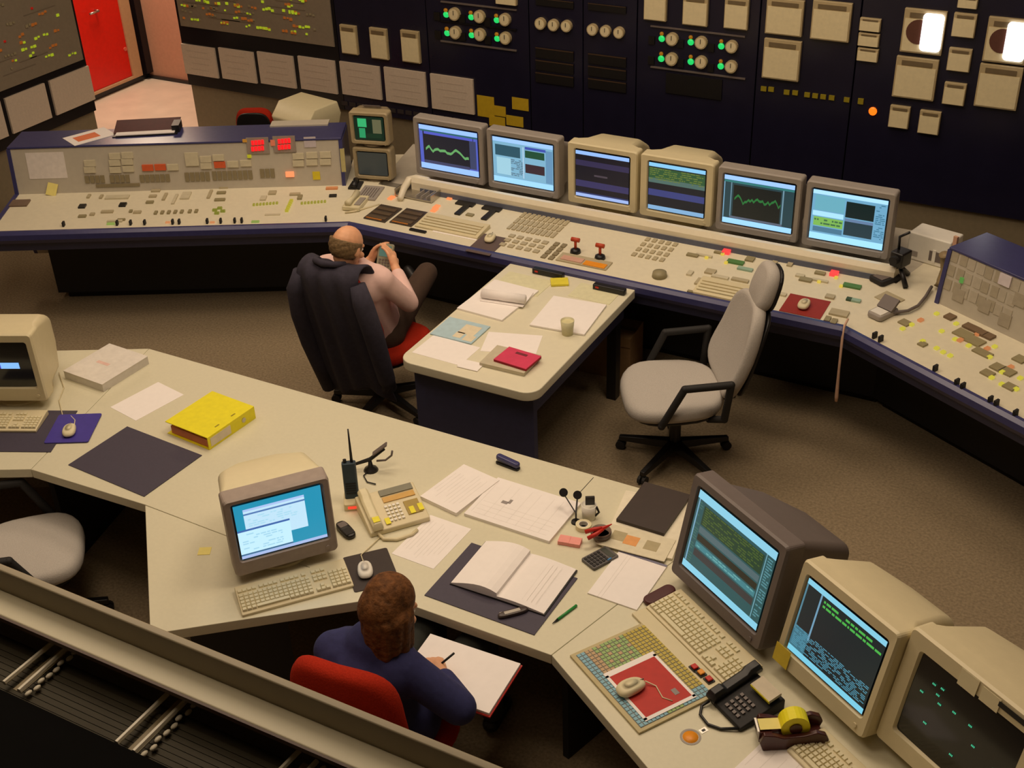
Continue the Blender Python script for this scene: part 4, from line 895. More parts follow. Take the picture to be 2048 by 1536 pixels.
MB().lathe([(.0395, .026), (.0435, .030), (.0448, .036), (.0405, .036), (.0395, .026)], 22).build('rim_band', M_grey2, bw, smooth=True)
p = W(1196, 1066, ZD + .06); ct = thing('side_cutters', 'red handled cutters leaning on the brown pot', 'tool', (p.x, p.y, ZD + .03), R(40))
for sgn in (-1, 1): MB().tube([(-.05, sgn * .022, .028), (-.01, sgn * .016, .04), (.02, sgn * .006, .05)], [.009, .009, .006], 8).build('handle', M_red, ct, smooth=True)
MB().tube([(.02, 0, .05), (.06, 0, .066)], [.009, .002], 6).build('jaw', M_red, ct)
for x, y, lab in ((1129, 1084, 'pink sticky note block beside the wide drawing'), (1151, 1088, 'pink sticky note block beside the brown pot')):
    p = W(x, y, ZD); o = MB().bx(-.024, .024, -.024, .024, 0, .018).build('note_block', mat('note_pink', S(240, 160, 150), .8), None, (p.x, p.y, ZD), (0, 0, R(12)), bevel=.001); tag(o, lab, 'note block', 'pink note blocks')
# calculator
a_ = head((1172, 1130), (1185, 1095), ZD); p = W(1200, 1119, ZD)
cl = thing('calculator', 'dark pocket calculator beside the brown pot', 'calculator', (p.x, p.y, ZD), R(65))
MB().prism(rrect(.135, .085, .008), 0, .014).build('case', mat('calc_grey', S(92, 88, 86), .45), cl, bevel=.003); MB().bx(.03, .055, -.033, .033, .014, .0155).build('display', mat('calc_lcd', S(70, 74, 66), .3), cl)
for i in range(5):
    for j in range(4): cbox('key', cl, (-.055 + i * .017, -.028 + j * .018, .0155), (.011, .012, .004), M_black)
cbox('blue_key', cl, (.02, -.036, .0155), (.02, .006, .004), mat('key_blue', S(60, 130, 190), .5))
# notebooks and papers by the dark monitor
sheet('pile of loose white pages beneath the black notebook', [(1262, 995), (1392, 1018), (1330, 1110), (1200, 1085)], ZD, .012, 0, mat('pages_cream', S(232, 224, 200), .8), size=(.30, .40))
o, w, h = sheet('black covered notebook on the loose pages near the dark monitor', [(1288, 972), (1378, 998), (1325, 1068), (1240, 1042)], ZD + .012, .016, 0, mat('notebook_black', S(56, 44, 38), .5), name='notebook', size=(.22, .30), cat='notebook')
MB().bx(-w / 2 + .002, w / 2 - .002, -h / 2 + .002, h / 2 - .002, .002, .0135).build('page_block', M_paper, o)
o, w, h = sheet('pale brochure with an orange print before the black notebook', [(1232, 1052), (1338, 1078), (1310, 1120), (1208, 1092)], ZD + .012, .004, 0, mat('brochure', S(222, 214, 186), .6), name='brochure', cat='brochure', size=(.30, .15))
for x, y, m in ((-.02, 0, mat('print_orange', S(226, 160, 96), .7)), (.07, 0, mat('print_olive', S(176, 164, 128), .7)), (-.08, .01, mat('print_olive', S(176, 164, 128), .7))): cbox('print_patch', o, (x, y, .0043), (.06, .06, .0006), m)
o, w, h = sheet('white ruled pad below the pale brochure', [(1240, 1105), (1335, 1132), (1270, 1222), (1178, 1186)], ZD, .006, 0, name='writing_pad', size=(.215, .30), cat='pad')
MB().bx(-w / 2, w / 2, h / 2 - .012, h / 2, .006, .0075).build('binding', mat('binding_blue', S(120, 118, 140), .5), o); MB().bx(-w * .3, -w * .29, -h / 2, h / 2 - .012, .006, .0065).bx(-w * .23, -w * .22, -h / 2, h / 2 - .012, .006, .0065).build('margin_lines', M_print, o)
p = W(1319, 1191, ZD + .01); o = thing('glasses_case', 'maroon leather case beside the white ruled pad', 'case', (p.x, p.y, ZD), head((1295, 1205), (1345, 1178), ZD))
MB().prism(rrect(.15, .055, .026), 0, .022).build('case', M_maroon, o, bevel=.007); MB().prism(rrect(.148, .058, .027), .010, .012).build('seam', M_black, o)
# membrane tablet
ps = [W(*c, ZD) for c in ((1140, 1310), (1300, 1245), (1427, 1392), (1290, 1470))]; c = sum(ps, Vector()) / 4
tb = thing('membrane_keyboard', 'flat function keyboard with coloured key fields under the red mouse mat', 'keyboard', (c.x, c.y, ZD), B_ang)
TW, TH = .45, .36
MB().bx(-TW / 2, TW / 2, -TH / 2, TH / 2, 0, .010).build('case', mat('tablet_olive', S(190, 176, 130), .5), tb, bevel=.002)
MB().bx(-TW / 2 + .015, TW / 2 - .015, -TH / 2 + .018, TH / 2 - .03, .010, .0112).build('field', mat('tablet_field', S(130, 130, 122), .5), tb)
KC = {'blue': mat('tkey_blue', S(130, 178, 196), .5), 'green': mat('tkey_green', S(150, 180, 110), .5), 'gold': mat('tkey_gold', S(190, 170, 70), .5), 'tan': mat('tkey_tan', S(190, 160, 120), .5)}
KB = {k: MB() for k in KC}
nx, ny = 24, 18; kx, ky = (TW - .03) / nx, (TH - .048) / ny
for i in range(nx):
    for j in range(ny):
        x, y = -TW / 2 + .015 + (i + .5) * kx, -TH / 2 + .018 + (j + .5) * ky
        if j < 2: k = 'blue'
        elif i > nx - 4: k = 'blue' if j < 7 else ('green' if j < 11 else 'blue')
        elif j > 11: k = 'gold'
        else: k = 'tan' if (i * 3 + j) % 5 == 0 else ('green' if j > 3 else 'tan')
        KB[k].box((x, y, .0122), (kx * .8, ky * .8, .002))
for k in KB: o = KB[k].build(k + '_keys', KC[k], tb); o['kind'] = 'stuff'
# red mat, mouse
ps = [W(*c, ZD + .013) for c in ((1220, 1368), (1318, 1318), (1383, 1378), (1280, 1432))]; c = sum(ps, Vector()) / 4
o = MB().bx(-.115, .115, -.10, .10, 0, .003).build('mouse_mat', mat('mat_red', S(186, 44, 32), .6), None, (c.x, c.y, ZD + .0135), (0, 0, B_ang)); tag(o, 'red mouse mat with white border on the function keyboard', 'mouse mat')
bd = MB().bx(-.125, .125, .10, .112, 0, .0025).bx(-.125, .125, -.112, -.10, 0, .0025).bx(-.14, -.115, -.112, .112, 0, .0025).bx(.115, .13, -.112, .112, 0, .0025); bd.build('white_border', M_paper, o); cbox('logo_patch', o, (.07, .06, .0034), (.03, .02, .001), M_print2)
p = W(1262, 1375, ZD + .03); mouse('cream mouse on the red mat over the function keyboard', (p.x, p.y, ZD + .0165), head((1240, 1385), (1290, 1362), ZD) - R(90), M_cream, cable=[W(1290, 1362, ZD + .03), W(1312, 1372, ZD + .02), W(1325, 1395, ZD + .018), W(1345, 1402, ZD + .018)], s=1.1)
# black telephone
p = W(1495, 1400, ZD + .03); tl = thing('telephone', 'black desk telephone with a silver lid beside the tape dispenser', 'telephone', (p.x, p.y, ZD), B_ang + R(0))
MB().xprism([(-.10, 0), (-.10, .02), (.09, .06), (.10, .05), (.10, 0)], -.085, .085).build('body', M_blackrub, tl, bevel=.005)
def pz2(y): return .02 + (y + .10) / .19 * .04
PT2 = math.atan2(.04, .19)
hs = MB(); hs.loft([[(x - .075, y, z + pz2(y) + .004) for x, z in ((-.022, 0), (.022, 0), (.024, hh * .6), (.014, hh), (-.014, hh), (-.024, hh * .6))] for y, hh in ((-.11, .018), (-.10, .036), (-.06, .036), (-.045, .022), (.045, .022), (.06, .036), (.10, .036), (.11, .018))]); hs.build('handset', M_black, tl, bevel=.003)
for i in range(4):
    for j in range(4): cbox('key', tl, (-.02 + i * .02, -.075 + j * .022, pz2(-.075 + j * .022) + .004), (.013, .012, .006), M_grey2, (PT2, 0, 0))
o = cbox('lid', tl, (.03, .055, .078), (.10, .055, .012), mat('lid_silver', S(200, 186, 158), .4), (PT2, 0, 0)); cbox('lid_edge', o, (0, -.028, -.002), (.10, .004, .012), M_yel)
cbox('lid_support', tl, (.03, .065, .062), (.08, .03, .03), M_black)
MB().tube([(-.075, -.11, .02), (-.08, -.14, .008), (-.05, -.17, .007), (.0, -.175, .007), (.04, -.15, .007), (.075, -.10, .012)], .0055, 8).build('cord', M_black, tl, smooth=True)
# tape dispenser
p = W(1582, 1464, ZD + .03); td = thing('tape_dispenser', 'dark brown tape dispenser holding a yellow roll', 'tape dispenser', (p.x, p.y, ZD), B_ang + R(62))
brn = mat('dispenser_brown', S(70, 30, 22), .25, var=.08)
td.scale = (1.25, 1.25, 1.25)
prof = [(-.085, 0), (.085, 0), (.095, .03), (.085, .05), (.06, .06), (.03, .05), (-.03, .045), (-.055, .055), (-.085, .06), (-.095, .03)]
for y0, y1 in ((-.042, -.026), (.026, .042)): 
    mb = MB(); mb.loft([[(x, y, z) for x, z in prof] for y in (y0, y1)]); mb.build('side_cheek', brn, td, bevel=.003)
MB().bx(-.085, .085, -.026, .026, 0, .02).build('base', brn, td); MB().bx(-.095, -.06, -.026, .026, .02, .055).build('front_block', brn, td); MB().bx(-.100, -.094, -.025, .025, .05, .06).build('cutter', M_metal, td)
mb = MB().lathe([(.018, -.022), (.04, -.022), (.04, .022), (.018, .022), (.018, -.022)], 24); mb.map(lambda q: (q.x + .005, q.z, q.y + .061)); mb.build('tape_roll', M_yel, td, smooth=False)
mb = MB().cyl((.005, -.026, .061), (.005, .026, .061), .0175, n=16); mb.build('hub', brn, td)
MB().bx(-.092, -.03, -.02, .02, .0602, .0612).build('tape_end', M_ynote, td)
# paper at the bottom right
sheet('white sheet on the desk behind the keyboard next to the tape dispenser', [(1560, 1470), (1655, 1540), (1560, 1610), (1440, 1540)], ZD, .002, 4, size=(.21, .297), seed=8)
# ================================================================ things on the island desk
ZI = .72
sheet('open manual with white pages on the island desk by the seated man', [(1000, 560), (1060, 585), (1010, 640), (915, 625)], ZI, .012, 0, size=(.30, .40))
o, w, h = sheet('curled pad of white pages above the open manual on the island', [(985, 575), (1070, 590), (1050, 612), (950, 600)], ZI + .013, .004, 0, size=(.26, .18))
mb = MB(); mb.tube([(-.13, -.05, .03), (.13, -.05, .03)], .028, 10); mb.build('page_roll', M_paper, o, smooth=True)
sheet('greenish chart taped to the island desk beside the console', [(1020, 545), (1105, 565), (1070, 590), (990, 572)], ZI, .002, 0, mat('chart_green', S(222, 218, 180), .7), size=(.30, .21))
sheet('small greenish chart beside the console edge at the island corner', [(1165, 570), (1235, 585), (1215, 605), (1145, 590)], ZI, .002, 0, MATS['chart_green'], size=(.26, .18))
sheet('white sheets fanned on the island desk near its free edge', [(1110, 592), (1215, 612), (1165, 672), (1058, 655)], ZI + .002, .010, 0, size=(.32, .36))
sheet('yellow note crumpled at the console edge of the island desk', [(1103, 560), (1138, 558), (1135, 572), (1100, 573)], ZI + .002, .012, 0, M_yel if 0 else mat('note_lemon', S(226, 212, 60), .7), name='paper_note', cat='note')
o, w, h = sheet('light blue booklet with a white figure on the island desk', [(895, 635), (978, 655), (950, 690), (860, 668)], ZI + .002, .006, 0, mat('booklet_blue', S(178, 206, 216), .6), name='booklet', cat='booklet', size=(.26, .21))
for x, y, w_, h_ in ((.05, .02, .10, .10), (.02, -.05, .05, .06), (.09, -.06, .06, .06)): cbox('white_print', o, (x, y, .0064), (w_, h_, .0008), mat('print_cream', S(226, 214, 184), .7))
sheet('white sheet at the rounded corner of the island desk', [(850, 668), (955, 695), (935, 735), (832, 705)], ZI, .0018, 0, size=(.30, .21))
sheet('thin white sheet between the booklet and the red book', [(960, 665), (1100, 672), (1075, 712), (960, 700)], ZI, .0018, 0, size=(.30, .21))
o, w, h = sheet('grey journal below the red book on the island desk', [(985, 692), (1085, 718), (1060, 755), (955, 733)], ZI + .002, .02, 0, mat('journal_grey', S(196, 186, 160), .6), name='journal', cat='book', size=(.26, .20))
o, w, h = sheet('red covered book on the grey journal', [(1010, 695), (1088, 715), (1058, 748), (985, 722)], ZI + .0225, .014, 0, mat('book_red', S(214, 62, 96), .55), name='book', cat='book', size=(.20, .15))
MB().bx(-w / 2 + .003, w / 2 + .002, -h / 2 - .001, h / 2 - .003, .002, .011).build('page_block', mat('pages_red', S(150, 30, 40), .8), o); cbox('title_patch', o, (.0, .04, .0143), (.07, .02, .0008), mat('title_dark', S(120, 40, 50), .6))
sheet('folded white slips at the front edge of the island desk', [(925, 715), (975, 725), (950, 748), (915, 738)], ZI + .002, .004, 0, size=(.12, .08))
p = W(1135, 668, ZI); o = thing('drinking_cup', 'pale cup standing on the edge of the fanned white sheets', 'cup', (p.x, p.y, ZI), 0)
MB().lathe([(.03, 0), (.038, .085), (.035, .085), (.028, .006), (0, .006)], 20).build('cup', mat('cup_cream', S(206, 200, 160), .4), o, smooth=True); MB().cyl((0, 0, .05), (0, 0, .074), .0345, .036, 20).build('drink', mat('tea', S(214, 206, 160), .3), o)
for x, y, lab in ((1100, 548, 'black clamp under the console edge beside the greenish chart'), (1222, 580, 'black clamp under the console edge at the island corner')):
    p = W(x, y, ZI); o = MB().bx(-.10, .10, -.02, .02, 0, .035).build('clamp_bar', M_black, None, (p.x, p.y - .02, ZI), bevel=.006); tag(o, lab, 'clamp', 'clamp bars on the island'); cbox('red_dot', o, (-.07, -.021, .02), (.02, .004, .01), M_red)
# cardboard box below the console
p = W(1205, 752, 0); o = thing('cardboard_box', 'brown cardboard box standing in shadow under the console', 'box', (p.x, p.y + .12, 0), R(4))
MB().bx(-.17, .17, -.12, .12, 0, .30).build('carton', M_tan, o, bevel=.003); MB().bx(-.172, .172, -.125, -.12, .24, .30).build('flap', M_tan, o); MB().bx(-.17, .17, -.02, .02, .30, .301).build('tape', mat('tape_brown', S(120, 92, 60), .4), o)

# ================================================================ things on the consoles
def onpanel(s, px, py): return WPL(px, py, s.o, s.n)
def oncons(o, s, px, py, dz=0.0, rz=None):
    P = onpanel(s, px, py); o.location = P + Vector((0, 0, dz)); return P
def kb_small(label, px, py, w, d_, s=sm, rz=0.0):
    P = onpanel(s, px, py); t = keyboard(label, P, rz, keys=False, w=w, d=d_); t.rotation_euler = (PA, 0, rz); return t
kb_small('cream keyboard on the console beside the dark keypads', 905, 455, .46, .17)
kb_small('cream keyboard on the console behind the grey chair', 1452, 584, .34, .17)
P = onpanel(sm, 974, 490); o = MB().bx(-.085, .085, -.12, .12, 0, .004).build('mouse_mat', mat('mat_brown', S(96, 80, 76), .7), None, P, (PA, 0, 0)); tag(o, 'dark mouse mat at the edge of the central console', 'mouse mat')
P = onpanel(sm, 981, 481); t = mouse('cream mouse on the dark console mat', P + Vector((0, 0, .005)), R(10)); t.rotation_euler.x = PA
P = onpanel(sm, 1610, 613); o = MB().bx(-.115, .115, -.10, .10, 0, .004).build('mouse_mat', mat('mat_darkred', S(150, 40, 30), .6), None, P, (PA, 0, 0)); tag(o, 'dark red mouse mat on the console next to the grey chair', 'mouse mat')
P = onpanel(sm, 1608, 614); t = mouse('cream mouse on the dark red console mat', P + Vector((0, 0, .005)), R(0)); t.rotation_euler.x = PA
P = onpanel(sm, 842, 388); tr = thing('document_tray', 'shiny clear tray standing at the corner of the console rail', 'tray', P, R(0))
MB().bx(-.14, .14, -.10, .10, 0, .012).build('tray_base', M_metal, tr, bevel=.003)
for x in (-.14, .14): MB().bx(x - .004, x + .004, -.10, .10, 0, .05).build('tray_side', M_metal, tr)
for x in (.02, .06, .10): MB().bx(x - .003, x + .003, -.09, .09, .012, .03).build('divider', M_grey, tr)
P = onpanel(sm, 930, 471); o = MB().bx(-.22, .10, -.035, .035, 0, .003).build('paper_strip', M_paper, None, P, (PA, 0, 0)); tag(o, 'white paper strip below the cream console keyboard', 'paper')
P = onpanel(sm, 836, 463); o = MB().bx(-.06, .06, -.012, .012, 0, .012).build('pen_case', M_black, None, P, (PA, 0, 0), bevel=.003); tag(o, 'black slim case at the console edge near the keypads', 'case')
# left wing paper items
P = WPL(93, 331, slu.o, slu.n); o = MB().bx(-.13, .13, -.09, .09, 0, .003).build('notice_sheet', mat('notice_grey', S(228, 220, 214), .8), None, P, (UA, 0, LA)); tag(o, 'white notice sheet on the upright panel at the console end', 'notice')
P = onpanel(sl, 103, 385); o = thing('note_slips', 'pale yellow folded slips standing on the left console wing', 'paper', P, LA)
MB().box((-.04, .02, .07), (.055, .004, .15), Matrix.Rotation(R(-18), 3, 'X') @ Matrix.Rotation(R(8), 3, 'Y')).build('slip', M_ynote, o); MB().box((.02, -.03, .035), (.07, .004, .085), Matrix.Rotation(R(-30), 3, 'X') @ Matrix.Rotation(R(14), 3, 'Y')).build('slip', M_ynote, o)
P = onpanel(sl, 52, 385); o = thing('key_bunch', 'small dark bunch of keys at the end of the left console wing', 'keys', P, LA)
MB().tube([(-.03, 0, .006), (0, .02, .006), (.03, 0, .006), (0, -.02, .006), (-.03, 0, .006)], .004, 6).build('ring', M_metal, o); MB().box((.04, 0, .006), (.05, .02, .006)).box((-.04, -.01, .006), (.05, .018, .006)).build('key', M_grey2, o)
# papers on top of left wing
zt = 1.10
o, w, h = sheet('white and orange leaflet on top of the left console wing', [(120, 277), (200, 263), (215, 268), (180, 285)], zt, .003, 0, M_paper, name='leaflet', cat='paper', size=(.30, .2)); cbox('orange_print', o, (-.02, 0, .0033), (.16, .1, .0008), mat('leaflet_orange', S(226, 120, 70), .7))
p = W(295, 262, zt); o = thing('folder', 'dark folder with a maroon inside on top of the left console wing', 'folder', (p.x, p.y, zt), LA + R(4))
MB().bx(-.22, .22, -.10, .10, 0, .006).build('lower_cover', M_black, o); MB().box((0, .03, .03), (.44, .16, .004), Matrix.Rotation(R(14), 3, 'X')).build('upper_cover', M_maroon, o); MB().box((0, -.02, .012), (.40, .15, .006)).build('pages', M_paper, o); MB().bx(.18, .23, -.06, .06, .0, .05).build('clip', M_black, o)
p = W(600, 248, zt); o = MB().bx(-.2, .2, -.05, .05, 0, .01).build('label_board', M_upright, None, (p.x, p.y, zt), (0, 0, LA)); tag(o, 'pale flat board on top of the left console wing', 'board')
# handset in the corner by the small monitors
P = onpanel(sl, 712, 372); o = thing('intercom_handset', 'black handset beside the small twin monitors', 'handset', P, R(20))
MB().tube([(-.01, .05, .02), (0, 0, .03), (.0, -.06, .02)], [.022, .014, .022], 10).build('handset', M_black, o, smooth=True); MB().bx(-.04, .04, -.06, .06, 0, .012).build('cradle', M_blackrub, o)
P = onpanel(sm, 712, 410); o = thing('telephone', 'cream telephone on the console corner beside the dark keypads', 'telephone', P, R(14))
MB().bx(-.06, .06, -.10, .10, 0, .03).build('body', M_cream, o, bevel=.006); MB().tube([(-.02, -.09, .05), (-.02, 0, .045), (-.02, .09, .05)], [.022, .014, .022], 10).build('handset', M_cream, o, smooth=True); MB().bx(.015, .055, -.07, .05, .03, .036).build('keypad', M_grey, o)
P = onpanel(sm, 740, 388); o = MB().bx(-.07, .07, -.10, .10, 0, .012).build('speaker_plate', M_grey, None, P, (PA, 0, R(14))); tag(o, 'grey slotted speaker plate in the console corner', 'speaker')
for k in range(6): cbox('slot', o, (-.045 + k * .018, 0, .0125), (.006, .14, .002), M_grey2)
P = onpanel(sm, 690, 428); o = MB().tube([(0, 0, .01), (.05, .04, .012), (.09, .12, .012), (.14, .2, .012)], .006, 6).build('cable', M_beige, None, P, smooth=True); tag(o, 'beige cable curling over the console corner', 'cable')
# right hand corner
P = W(1795, 560, .78); o = thing('desk_camera', 'black tripod mounted device beside the last console monitor', 'camera', (P.x, P.y, .775), R(-20))
for k in range(3):
    a = R(90 + 120 * k); MB().tube([(0, 0, .10), (.10 * math.cos(a), .10 * math.sin(a), .008)], [.012, .016], 8).build('leg', M_black, o, smooth=True)
MB().bx(-.04, .04, -.05, .05, .10, .19).build('head', M_black, o, bevel=.01); MB().cyl((0, -.05, .15), (0, -.08, .15), .025, n=14).build('lens', M_blackrub, o); MB().tube([(-.02, 0, .19), (-.03, .01, .26), (.02, .02, .30)], .008, 6).build('stalk', M_black, o, smooth=True)
P = W(1770, 560, .775); o = MB().prism(rrect(.11, .16, .02), 0, .03).build('charging_dock', M_blackrub, None, (P.x, P.y, .775), (0, 0, R(-30)), bevel=.006); tag(o, 'black dock in front of the tripod mounted device', 'dock'); cbox('dock_face', o, (0, -.02, .0315), (.07, .09, .003), M_grey2)
P = W(1852, 528, .775); o = thing('label_printer', 'white box device with dark slots behind the console corner', 'printer', (P.x, P.y, .775), R(-14))
MB().bx(-.13, .13, 0, .16, 0, .17).build('case', M_white, o, bevel=.01); MB().bx(.01, .12, -.004, .0, .03, .09).build('paper_slot', M_grey2, o); MB().bx(.03, .05, -.006, 0, .02, .10).build('divider', M_white, o); MB().bx(-.1, -.06, -.004, 0, .03, .06).build('panel', M_grey, o)
P = W(1878, 575, .79); o = thing('telephone_handset', 'olive handset hanging at the end of the right upright panel', 'handset', (P.x, P.y, .775), R(-28))
MB().tube([(0, 0, .02), (.0, .01, .05), (.0, .015, .12), (0, .01, .19), (0, -.005, .22)], [.03, .026, .017, .026, .028], 12).build('handset', mat('handset_olive', S(150, 130, 94), .5), o, smooth=True); MB().bx(.0, .05, .02, .06, 0, .24).build('holder', M_black, o)
P = W(1885, 500, 1.0); MB_ = MB().bx(-.012, .012, -.008, .008, 0, .12); o2 = MB_.build('post', mat('post_pink', S(206, 160, 130), .6), o, (.02, .05, .20))
P = onpanel(sr, 1765, 630); o = thing('mobile_phone', 'silver folding phone standing on the right console corner', 'phone', P, R(-25))
o.scale = (1.3, 1.3, 1.3); MB().prism(rrect(.075, .12, .015), 0, .025).build('body', M_grey, o, bevel=.006); MB().box((.0, .03, .045), (.075, .06, .012), Matrix.Rotation(R(40), 3, 'X')).build('lid', M_grey2, o); MB().bx(-.028, .028, -.05, .0, .025, .028).build('keypad', M_white, o)
cb = [onpanel(sr, *q) + Vector((0, 0, .02)) for q in ((1785, 632), (1815, 628), (1835, 618), (1850, 600), (1862, 580))]
o = MB().tube([p_ - cb[0] for p_ in cb], .009, 8).build('phone_cord', M_grey2, None, cb[0], smooth=True); tag(o, 'grey cord from the silver phone to the olive handset', 'cord')
# hanging cord
a = W(1693, 648, .77); r0 = Vector((a.x, a.y - .04, 0)); zb_ = WPL(1670, 806, (0, r0.y - .05, 0), Vector((0, 1, 0)))
o = MB().tube([Vector((0, .06, .79)), Vector((0, .0, .78)), Vector((0, -.02, .72)), Vector(((zb_.x - r0.x) * .5, -.03, (zb_.z + .72) / 2)), Vector((zb_.x - r0.x, -.03, zb_.z + .03)), Vector((zb_.x - r0.x, -.03, zb_.z))], [.006, .007, .007, .007, .011, .008], 8).build('hanging_cord', mat('rope_buff', S(216, 176, 150), .8), None, r0, smooth=True); tag(o, 'buff cord hanging over the front edge of the console', 'cord')
# far terminal and chair behind the left wing
p = W(600, 262, .75); tt = thing('data_terminal', 'cream terminal seen from behind beyond the left console wing', 'terminal', (p.x, p.y + .1, 0), R(-10))
zt0 = .72
mb = MB(); mb.loft([[(x * .17, y * .16, zt0) for x, y in ((-1, -1), (1, -1), (1, 1), (-1, 1))], [(x * .20, y * .18, zt0 + .13) for x, y in ((-1, -1), (1, -1), (1, 1), (-1, 1))], [(x * .20 - .02, y * .12 + .05, zt0 + .22) for x, y in ((-1, -1), (1, -1), (1, 1), (-1, 1))]]); mb.build('case', M_cream, tt, bevel=.012)
MB().box((.02, -.176, zt0 + .07), (.12, .01, .06)).build('vent_panel', M_beige, tt); MB().bx(-.2, .2, -.2, .2, 0.0, .03).bx(-.04, .04, -.04, .04, .03, .72).build('pedestal', M_grey, tt)
# ================================================================ chairs
def chair(label, loc, rz, fab, back, arms=True, headrest=False, seat=(.50, .50), sz=.48, base_rot=0.0, seat_dy=0.03, group=None, basemat=None, shell=None):
    t = thing('office_chair', label, 'chair', loc, rz, group); bm_ = basemat or M_black
    for k in range(5):
        a = R(base_rot + 72 * k); c, s_ = math.cos(a), math.sin(a)
        mb = MB(); mb.M = Matrix.Rotation(a, 4, 'Z')
        mb.loft([[(0.03, -.028, .075), (0.03, .028, .075), (0.03, .022, .125), (0.03, -.022, .125)], [(.32, -.018, .058), (.32, .018, .058), (.32, .014, .085), (.32, -.014, .085)]])
        lg = mb.build('leg', bm_, t, bevel=.004)
        cs = MB(); cs.M = Matrix.Rotation(a, 4, 'Z'); cs.cyl((.31, -.022, .027), (.31, -.006, .027), .027, n=12).cyl((.31, .006, .027), (.31, .022, .027), .027, n=12).cyl((.31, 0, .03), (.31, 0, .07), .01, n=8); cs.build('caster', M_blackrub, lg)
    MB().cyl((0, 0, .07), (0, 0, .24), .032, n=14).cyl((0, 0, .24), (0, 0, sz - .09), .022, n=14).build('gas_column', bm_, t, smooth=False)
    MB().bx(-.09, .09, -.12, .12, sz - .125, sz - .085).build('mechanism', bm_, t, bevel=.008)
    mb = MB().pillow(sell(seat[0], seat[1], 3.0, 32, .06), .085, .035); mb.map(lambda p: (p.x, p.y + seat_dy, p.z + sz - .085 - .10 * max(0, p.y - .12) ** 2 / .04 * .5)); st = mb.build('seat', fab, t, smooth=True)
    mb = MB().pillow(sell(seat[0] * .93, seat[1] * .93, 3.0, 24, .06), .02, .008); mb.map(lambda p: (p.x, p.y + seat_dy, p.z + sz - .102)); mb.build('seat_shell', bm_, t)
    w, h, z0, lean, taper, y0 = back
    M = Matrix.Translation((0, y0, z0)) @ Matrix.Rotation(lean, 4, 'X') @ Matrix.Translation((0, 0, h / 2)) @ Matrix.Rotation(R(90), 4, 'X')
    mb = MB().pillow(sell(w, h, 3.2, 36, taper), .075, .032)
    mb.map(lambda p: (p.x, p.y, p.z - .05 * (p.x / (w / 2)) ** 2 + .015 * math.cos(p.y / h * 5))); mb.v = [M @ v for v in mb.v]; mb.build('backrest', fab, t, smooth=True)
    if not shell:
        mb = MB().pillow(sell(w * .9, h * .92, 3.2, 30, taper), .02, .008); mb.v = [M @ (v + Vector((0, 0, .072 - .03 * (v.x / (w / 2)) ** 2))) for v in mb.v]; mb.build('back_shell', bm_, t, smooth=True)
    p0 = M @ Vector((0, -h * .30, .09)); MB().tube([(0, -.10, sz - .11), (0, y0 - .09, sz - .09), (p0.x, p0.y, p0.z)], [.022, .025, .022], 8).build('back_bar', bm_, t, smooth=True)
    if headrest:
        Mh = M @ Matrix.Translation((0, h / 2 + .075, -.005)); mb = MB().pillow(sell(.25, .25, 2.8, 28, -.12), .075, .034); mb.v = [Mh @ v for v in mb.v]; mb.build('headrest', fab, t, smooth=True)
        mb = MB().pillow(sell(.23, .24, 2.8, 24, -.12), .02, .008); mb.v = [Mh @ (v + Vector((0, 0, .07))) for v in mb.v]; mb.build('headrest_shell', bm_, t)
    if arms:
        for s_ in (-1, 1):
            pts = [(s_ * .20, .10, sz - .11), (s_ * .285, .13, sz - .08), (s_ * .30, .02, sz + .15), (s_ * .30, -.22, sz + .16), (s_ * .285, -.20, sz - .06), (s_ * .20, -.14, sz - .11)]
            rings = []
            mb = MB()
            for a, b in zip(pts[:-1], pts[1:]): mb.cap(a, b, .021, .021, 8)
            mb.build('armrest', M_blackrub, t, smooth=True)
    return t
chair('grey fabric swivel chair with headrest turned away from the console', (-2.03, 5.40, 0), R(122), M_greyfab, (.50, .55, .47, R(17), -.14, -.22), True, True, seat=(.56, .54), base_rot=65, sz=.49)
chair('grey fabric swivel chair pushed under the left part of the desk', (-4.22, 2.80, 0), R(-48), M_greyfab, (.47, .55, .50, R(14), -.16, -.22), True, False, base_rot=20)
chair('red fabric swivel chair with a navy jacket over its back', (-3.80, 5.16, 0), R(0), M_redfab, (.38, .60, .52, R(16), -.12, -.20), False, False, base_rot=54)
chair('red fabric swivel chair under the person writing at the desk', (-2.10, 2.62, 0), R(6), M_redfab, (.44, .46, .58, R(6), -.04, -.17), False, False, base_rot=30, shell=M_redfab)
P = W(510, 218, .87); chair('red fabric chair standing beyond the left console wing', (P.x - .05, P.y + .05, 0), R(28), M_redfab, (.30, .36, .52, R(4), -.02, -.02), False, False, base_rot=0)

